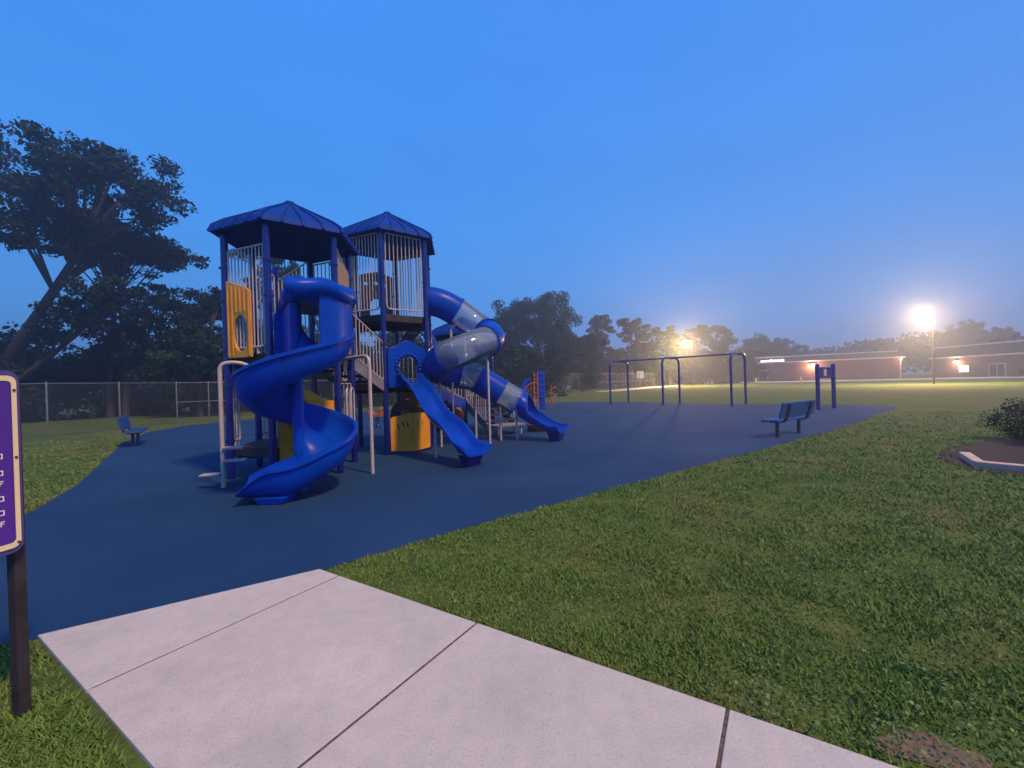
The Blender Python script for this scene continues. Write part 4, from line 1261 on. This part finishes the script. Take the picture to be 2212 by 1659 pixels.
# far wood closing the horizon
rng = np.random.default_rng(77)
P = []
for k in range(420):
    a = R(-66 + 132 * (k + rng.random()) / 420)
    d = rng.uniform(135, 175)
    c = np.array([d * math.sin(a) * 1.15, d * math.cos(a) + 10, rng.uniform(2.5, 8.8) + 1.3 * math.sin(k * .13)])
    q = np.clip(rng.normal(size=(240, 3)), -1.7, 1.7) * np.array([2.4, 2.4, 1.5]); P.append(c + q)
P = np.concatenate(P); P[:, 2] = np.maximum(P[:, 2], 0.2)
fw = quads_mesh('far_wood', P, 0.55, 'foliage_dark', None, rng)
tag(fw, 'dark band of woodland along the horizon', 'wood', kind='stuff')

# --- grass blades on the near lawn
def in_poly(px, py, poly):
    ins = np.zeros(len(px), bool); n = len(poly)
    for i in range(n):
        x0, y0 = poly[i]; x1, y1 = poly[(i + 1) % n]
        c = ((y0 > py) != (y1 > py)) & (px < (x1 - x0) * (py - y0) / (y1 - y0 + 1e-12) + x0)
        ins ^= c
    return ins
def grass():
    rng = np.random.default_rng(5)
    N = 640000
    d = 1.2 * (24.0 / 1.2) ** (rng.random(N) ** 0.85)
    a = R(-72) + R(144) * rng.random(N)
    x, y = d * np.sin(a), d * np.cos(a)
    walk = [(-1.80, 3.80), (5.2, -0.52), (4.2, -1.98), (-3.33, 2.85)]
    ok = ~in_poly(x, y, PADR) & ~in_poly(x, y, walk) & ~in_poly(x, y, [(7.6, 6.8), (7.8, 7.4), (8.4, 7.95), (9.4, 8.6), (11, 9.6), (12.3, 8.9), (12.3, 5.1), (9.6, 4.1), (8.5, 5.4), (7.65, 6.2)])
    x, y, d = x[ok], y[ok], d[ok]
    # clumping
    den = np.array([0.8 * noise.noise(Vector((px * 2.2, py * 2.2, 0))) + 0.5 * noise.noise(Vector((px * 7, py * 7, 3))) for px, py in zip(x[:], y[:])])
    keep = rng.random(len(x)) < np.clip(0.75 + den * 0.9, 0.25, 1)
    bare = ((x - 1.76) ** 2 + (y - 1.76) ** 2) < 0.034 + 0.03 * den
    keep &= rng.random(len(x)) < np.clip((24 - d) / 14, 0, 1)
    keep &= ~(bare & (rng.random(len(x)) < .72))
    x, y, d, den = x[keep], y[keep], d[keep], den[keep]
    n = len(x)
    h = (0.014 + 0.020 * rng.random(n)) * (1 + 0.9 * np.clip(den, -.4, .8)) * (0.85 + d * 0.03)
    w = (0.0022 + 0.0022 * rng.random(n)) * (1 + d * 0.22)
    an = rng.random(n) * 2 * np.pi
    lean = (0.4 + 1.0 * rng.random(n)) * h
    la = rng.random(n) * 2 * np.pi
    v = np.empty((n, 3, 3))
    v[:, 0] = np.c_[x - w * np.cos(an), y - w * np.sin(an), np.full(n, -0.002)]
    v[:, 1] = np.c_[x + w * np.cos(an), y + w * np.sin(an), np.full(n, -0.002)]
    v[:, 2] = np.c_[x + lean * np.cos(la), y + lean * np.sin(la), h]
    me = bpy.data.meshes.new('grass')
    me.vertices.add(n * 3); me.loops.add(n * 3); me.polygons.add(n)
    me.vertices.foreach_set('co', v.ravel())
    me.loops.foreach_set('vertex_index', np.arange(n * 3)); me.polygons.foreach_set('loop_start', np.arange(n) * 3); me.polygons.foreach_set('loop_total', np.full(n, 3))
    me.update(calc_edges=True)
    m = bpy.data.materials.new('grass_blade'); m.use_nodes = True
    nd, l = m.node_tree.nodes, m.node_tree.links
    b = nd['Principled BSDF']; b.inputs['Roughness'].default_value = 0.6; b.inputs['Specular IOR Level'].default_value = 0.2
    tc = nd.new('ShaderNodeTexCoord')
    def noi(s, dd=4):
        t = nd.new('ShaderNodeTexNoise'); t.inputs['Scale'].default_value = s; t.inputs['Detail'].default_value = dd
        l.new(tc.outputs['Object'], t.inputs['Vector']); return t.outputs['Fac']
    r = nd.new('ShaderNodeValToRGB'); cr_ = r.color_ramp
    cr_.elements[0].position = .3; cr_.elements[0].color = (0.078, 0.175, 0.034, 1)
    cr_.elements[1].position = .72; cr_.elements[1].color = (0.210, 0.200, 0.066, 1)
    e = cr_.elements.new(.5); e.color = (0.130, 0.225, 0.046, 1)
    mx = nd.new('ShaderNodeMath'); mx.operation = 'ADD'
    m1 = nd.new('ShaderNodeMath'); m1.operation = 'MULTIPLY'; m1.inputs[1].default_value = .6; l.new(noi(.6, 5), m1.inputs[0])
    m2 = nd.new('ShaderNodeMath'); m2.operation = 'MULTIPLY'; m2.inputs[1].default_value = .4; l.new(noi(60, 2), m2.inputs[0])
    l.new(m1.outputs[0], mx.inputs[0]); l.new(m2.outputs[0], mx.inputs[1]); l.new(mx.outputs[0], r.inputs[0]); l.new(r.outputs[0], b.inputs['Base Color'])
    me.materials.append(m)
    o = bpy.data.objects.new('grass', me); col.objects.link(o)
    tag(o, 'short mown grass on the near lawn', 'grass', kind='stuff')
    # clover leaves
    k = 5200
    d = 1.4 * (9.0 / 1.4) ** rng.random(k); a = R(-10) + R(66) * rng.random(k)
    x, y = d * np.sin(a), d * np.cos(a)
    ok = ~in_poly(x, y, PADR) & ~in_poly(x, y, walk)
    den = np.array([noise.noise(Vector((px * 1.3, py * 1.3, 7))) for px, py in zip(x, y)])
    ok &= (rng.random(k) < np.clip(0.35 + den * 1.6, 0, 1)); x, y = x[ok], y[ok]
    c = np.c_[x, y, 0.035 + 0.02 * rng.random(len(x))]
    n = len(x); s = (0.007 + 0.006 * rng.random(n))[:, None]
    u = np.c_[rng.normal(size=(n, 2)), 0.25 * rng.normal(size=n)]; u /= np.linalg.norm(u, axis=1)[:, None]
    w_ = np.cross(u, np.c_[0.3 * rng.normal(size=(n, 2)), np.ones(n)]); w_ /= np.linalg.norm(w_, axis=1)[:, None]
    vs = np.empty((n, 6, 3))
    for q in range(6):
        aa = q * math.pi / 3; rr = 1 if q % 2 == 0 else 0.72
        vs[:, q] = c + (u * math.cos(aa) + w_ * math.sin(aa)) * s * rr
    me = bpy.data.meshes.new('clover')
    me.vertices.add(n * 6); me.loops.add(n * 6); me.polygons.add(n)
    me.vertices.foreach_set('co', vs.ravel()); me.loops.foreach_set('vertex_index', np.arange(n * 6))
    me.polygons.foreach_set('loop_start', np.arange(n) * 6); me.polygons.foreach_set('loop_total', np.full(n, 6)); me.update(calc_edges=True)
    mat('clover_leaf', (0.09, 0.165, 0.032), rough=0.5, var=0.25, vscale=20)
    me.materials.append(M['clover_leaf'])
    o = bpy.data.objects.new('clover', me); col.objects.link(o)
    tag(o, 'small pale clover leaves scattered through the near grass', 'clover', kind='stuff')
grass()

# ================================================================= FENCES
def fence(name, pts, H, step, label, mid_spans=(), r_=0.035):
    t = thing(name, (pts[0][0], pts[0][1], 0), label, 'fence')
    rail = MB(); low = MB(); mesh = MB(); uvs = []
    acc = 0.0; posts = []
    for i in range(len(pts) - 1):
        a, b = Vector((*pts[i], 0)), Vector((*pts[i + 1], 0)); L = (b - a).length
        rail.tube([a + Vector((0, 0, H)), b + Vector((0, 0, H))], 0.024, 8)
        rail.tube([a + Vector((0, 0, 0.06)), b + Vector((0, 0, 0.06))], 0.010, 6)
        o = len(mesh.v)
        mesh.v += [tuple(a + Vector((0, 0, 0.03))), tuple(b + Vector((0, 0, 0.03))), tuple(b + Vector((0, 0, H))), tuple(a + Vector((0, 0, H)))]
        mesh.f.append((o, o + 1, o + 2, o + 3)); uvs += [(acc, 0), (acc + L, 0), (acc + L, H), (acc, H)]; acc += L
        n = max(1, round(L / step))
        for k in range(n): posts.append(a.lerp(b, k / n))
    posts.append(Vector((*pts[-1], 0)))
    for p in posts:
        MB().lathe(p, [(r_, 0), (r_, H + 0.04), (0.012, H + 0.08)], 10).build('fence_post', 'galvanised', t, smooth=True)
    for (i, z) in mid_spans:
        a, b = Vector((*pts[i], z)), Vector((*pts[i + 1], z)); rail.tube([a, b], 0.022, 8)
    rail.build('rail', 'galvanised', t, smooth=True)
    # the mesh keeps its face order so that the uv follows
    me = bpy.data.meshes.new('chain_link_mesh')
    org = Vector((pts[0][0], pts[0][1], 0))
    me.from_pydata([tuple(Vector(v) - org) for v in mesh.v], [], mesh.f)
    uvl = me.uv_layers.new(name='UVMap')
    for k, uvv in enumerate(uvs): uvl.data[k].uv = uvv
    me.materials.append(M['chain'])
    o = bpy.data.objects.new('chain_link_mesh', me); col.objects.link(o); o.parent = t
    return t
fence('chain_link_fence', [(-24.5, 14.2), (-21.2, 15.4), (-18.55, 16.6), (-18.3, 19.0), (-18.0, 21.8)][0:3] + [(-18.2, 19.3), (-18.05, 22.4), (-17.2, 23.6), (-14.0, 26.4), (-5.0, 36.5), (7.0, 51.7)], 2.15, 3.0,
      'grey chain link fence running behind the left bench and the play structure', mid_spans=((4, 1.1), (5, 1.1)))
fence('chain_link_fence', [(7.3, 52.2), (10.6, 58.8), (18.5, 68), (28, 80), (37.5, 92)], 2.5, 3.2, 'grey chain link fence between the lawn and the pale path', mid_spans=((1, 1.25), (2, 1.25)))

# ================================================================= BUILDINGS
def building(name, A0, A1, depth, zw_, zr, label, wallm, doors=(), wins=()):
    t = thing(name, (A0[0], A0[1], 0), label, 'building')
    P, Q = Vector((*A0, 0)), Vector((*A1, 0)); e = (Q - P).normalized(); nn = Vector((-e.y, e.x, 0))
    L = (Q - P).length
    if nn.dot(Vector((1, 1, 0))) < 0: nn = -nn
    b = MB(); b.prism([(p.x, p.y) for p in (P, Q, Q + nn * depth, P + nn * depth)], 0, zw_); b.build('wall', wallm, t)
    b = MB(); o = 0.5
    lo = [P - e * o - nn * o, Q + e * o - nn * o, Q + e * o + nn * (depth + o), P - e * o + nn * (depth + o)]
    hi = [P + e * .6 + nn * .6, Q - e * .6 + nn * .6, Q - e * .6 + nn * (depth - .6), P + e * .6 + nn * (depth - .6)]
    b.add([p + Vector((0, 0, zw_ + .26)) for p in lo] + [p + Vector((0, 0, zr)) for p in hi], [(0, 1, 2, 3), (4, 5, 6, 7), (0, 1, 5, 4), (1, 2, 6, 5), (2, 3, 7, 6), (3, 0, 4, 7)])
    b.build('roof', 'metal_roof', t)
    b = MB(); b.prism([(p.x, p.y) for p in lo], zw_ + 0.002, zw_ + .255); b.build('fascia', 'pale_trim', t)
    b = MB(); b.beam(hi[0] + Vector((0, 0, zr + .02)) - nn * .1, hi[1] + Vector((0, 0, zr + .02)) - nn * .1, .25, .22); b.build('roof_edge', 'pale_trim', t)
    b = MB()
    for s_ in (0.3, L - 0.3): b.beam(P + e * s_ - nn * .08, P + e * s_ - nn * .08 + Vector((0, 0, zw_)), .12, .12)
    b.build('downpipe', 'pale_trim', t)
    for s_, w, h in doors:
        f = MB(); c = P + e * s_ - nn * 0.06
        f.plate(c, c + e * w, [(0, 0), (w, 0), (w, h), (0, h)], [[(0.12, 0.1), (w / 2 - .06, 0.1), (w / 2 - .06, h - .12), (.12, h - .12)], [(w / 2 + .06, 0.1), (w - .12, 0.1), (w - .12, h - .12), (w / 2 + .06, h - .12)]], 0.14)
        d = f.build('door', 'door_frame', t)
        g = MB(); g.plate(c, c + e * w, [(0.08, .06), (w - .08, .06), (w - .08, h - .08), (.08, h - .08)], (), 0.03); g.build('glass', 'dark_glass', d)
    for s_, z, w, h in wins:
        f = MB(); c = P + e * s_ - nn * 0.05
        f.plate(c, c + e * w, [(0, z), (w, z), (w, z + h), (0, z + h)], [[(0.1, z + .1), (w - .1, z + .1), (w - .1, z + h - .1), (.1, z + h - .1)]], 0.12)
        d = f.build('window', 'door_frame', t)
        g = MB(); g.plate(c, c + e * w, [(0.06, z + .06), (w - .06, z + .06), (w - .06, z + h - .06), (.06, z + h - .06)], (), 0.03); g.build('pane', 'lit_glass' if s_ < 10 else 'dark_glass', d)
    return t, P, e, nn, L
bd, P, e, nn, L = building('brick_building', (57.6, 102.8), (81.2, 86.6), 22, 4.3, 5.75, 'long single storey red brick building with a glowing sign over its entrance', 'brick', doors=((0.8, 4.0, 2.6),), wins=())
b = MB(); rr = random.Random(4)
s_ = 3.4
while s_ < 8.0:     # illuminated lettering too far off to read
    w = rr.uniform(.35, .7); b.plate(P - nn * .3 + e * s_, P - nn * .3 + e * (s_ + 1), [(0, 4.45), (w, 4.45), (w, 5.0 + rr.uniform(0, .2)), (0, 4.95)], (), 0.15); s_ += w + .10
b.build('lit_sign', 'sign_lit', bd, label='white glowing lettering')
def wall_lamp(parent, p, nn, s=0.28, m='lamp_warm', power=0, colr=(1, .78, .5)):
    b = MB(); c = p - nn * 0.25
    b.box(c + Vector((0, 0, .12)), (s, s, .12)); 
    h = b.build('wall_lamp', 'pole_metal', parent)
    g = MB(); g.lathe(c + Vector((0, 0, -.14)), [(s * .3, 0), (s * .5, .08), (s * .5, .2)], 12); g.build('bulb', m, h, smooth=True)
    if power:
        l_ = bpy.data.lights.new('lamp_light', 'POINT'); l_.energy = power; l_.color = colr; l_.shadow_soft_size = .15
        o = bpy.data.objects.new('lamp_light', l_); col.objects.link(o); o.location = c - nn * .7 + Vector((0, 0, -.3)) - world_loc(parent); o.parent = parent
wall_lamp(bd, P + e * (L * .47) + Vector((0, 0, 3.55)), nn, .75, 'lamp_warm', 420)
wall_lamp(bd, P + e * (L - .2) + Vector((0, 0, 4.0)), nn, .25, 'lamp_small', 60)
bd2, P, e, nn, L = building('brick_building', (91, 90), (86, 50), 20, 3.9, 6.2, 'dark brick building at the right edge with two pale roof lines', 'brick_dark', doors=((12, 3, 2.4),), wins=((6, .9, 2.2, 1.4), (19, .9, 2.6, 1.4), (24, .9, 2.6, 1.4)))
wall_lamp(bd2, P + e * (L * .14) + Vector((0, 0, 3.1)), nn, .6, 'lamp_warm', 320)
wall_lamp(bd2, P + e * (L * .80) + Vector((0, 0, 4.4)), nn, .3, 'lamp_small', 60, (1, .6, .25))

# ================================================================= STREET LAMPS
def street_lamp(x, y, h, label, side=1, m='lamp_warm', power=2600, hs=1.0, glow=60):
    t = thing('street_lamp', (x, y, 0), label, 'street lamp', 'lamps round the car park')
    b = MB(); b.tube([(x, y, 0), (x, y, h * .5), (x, y, h)], .08, 10, radii=[.08, .065, .045]); b.build('pole', 'pole_metal', t, smooth=True)
    b = MB(); b.tube(bent([(x, y, h - .1), (x, y, h + .15), (x - side * 1.0, y - .2, h + .2)], .3), .035, 8); b.build('arm', 'pole_metal', t, smooth=True)
    b = MB(); b.box((x - side * 1.25, y - .25, h + .2), (.75 * hs, .32 * hs, .14), R(10)); hd_ = b.build('lamp_head', 'pole_metal', t, bevel=.03)
    b = MB(); b.lathe((x - side * 1.25, y - .25, h + .02), [(.10 * hs, -.05), (.17 * hs, .03), (.17 * hs, .1)], 14); b.build('bulb', m, hd_, smooth=True)
    if power:
        l_ = bpy.data.lights.new('lamp_light', 'POINT'); l_.energy = glow; l_.color = (1, .58, .26); l_.shadow_soft_size = .8 if glow > 1000 else .2
        o = bpy.data.objects.new('lamp_light', l_); col.objects.link(o); o.location = Vector((-side * 1.25, -.25, h - .15)); o.parent = t
        l_ = bpy.data.lights.new('lamp_beam', 'SPOT'); l_.energy = power; l_.color = (1, .66, .34); l_.shadow_soft_size = .25; l_.spot_size = R(148); l_.spot_blend = .35
        o = bpy.data.objects.new('lamp_beam', l_); col.objects.link(o); o.location = Vector((-side * 1.25, -.25, h - .2)); o.parent = t
    return t
street_lamp(47.6, 47.0, 8.0, 'tall street lamp blazing nearest, above the right building', 1, power=6000, hs=1.9, glow=7500)
street_lamp(32.5, 75.0, 8.0, 'street lamp blazing in front of the middle trees', 1, power=5000, hs=2.4, glow=12000)
street_lamp(17.9, 92, 5.0, 'short lit lamp post at the left, behind the fence', -1, 'lamp_small', 250, 1.2)
street_lamp(33.2, 96, 5.0, 'short lit lamp post behind the fence, just left of the middle lamp', -1, 'lamp_small', 120, .8)
street_lamp(45.5, 103, 5.0, 'short dim lamp post just right of the middle lamp', -1, 'lamp_small', 120, .8)

# ================================================================= SMALL FAR THINGS
def bollard(x, y, lb):
    o = MB().lathe((x, y, 0), [(.16, 0), (.16, .95), (.10, 1.05)], 12).build('bollard', 'bollard_paint', None, smooth=True)
    return tag(o, lb, 'bollard', 'bollards along the far road')
proto = bollard(42.5, 88.5, 'pale yellow bollard left of the swing legs, leftmost of its row')
for x, y, lb in ((49.5, 84.5, 'pale yellow bollard just right of the right swing legs'), (55.5, 80.0, 'pale yellow bollard before the brick building entrance'), (36.0, 92.5, 'pale yellow bollard below the trees right of the middle lamp')):
    c = proto.copy(); col.objects.link(c); c.location = (x, y, 0); c['label'] = lb
nb = place('notice_board', 22.5, 73, 'small white notice board on a post behind the fence', 'notice board')
b = MB(); b.plate((21.9, 73), (23.1, 73), [(0, 1.6), (1.2, 1.6), (1.2, 2.9), (0, 2.9)], (), .08); b.build('board', 'white_panel', nb)
MB().tube([(22.5, 73.1, 0), (22.5, 73.1, 1.7)], .06, 8).build('post', 'galvanised', nb, smooth=True)

# ================================================================= HAZE
b = MB(); b.box((0, 140, 10.2), (660, 380, 22.4))
m = bpy.data.materials.new('haze_air'); m.use_nodes = True
n_, l_ = m.node_tree.nodes, m.node_tree.links
n_.clear()
o_ = n_.new('ShaderNodeOutputMaterial'); pv = n_.new('ShaderNodeVolumePrincipled')
pv.inputs['Color'].default_value = (0.74, 0.87, 1.0, 1)
pv.inputs['Density'].default_value = 0.0040  # haze volume added to imitate lens glare: lamp halos and milky distance
pv.inputs['Anisotropy'].default_value = 0.6
l_.new(pv.outputs[0], o_.inputs['Volume'])
M['haze_air'] = m
tag(b.build('haze', 'haze_air'), 'thin haze over the whole field, added for lamp halos and a milky veil', 'haze', kind='stuff')
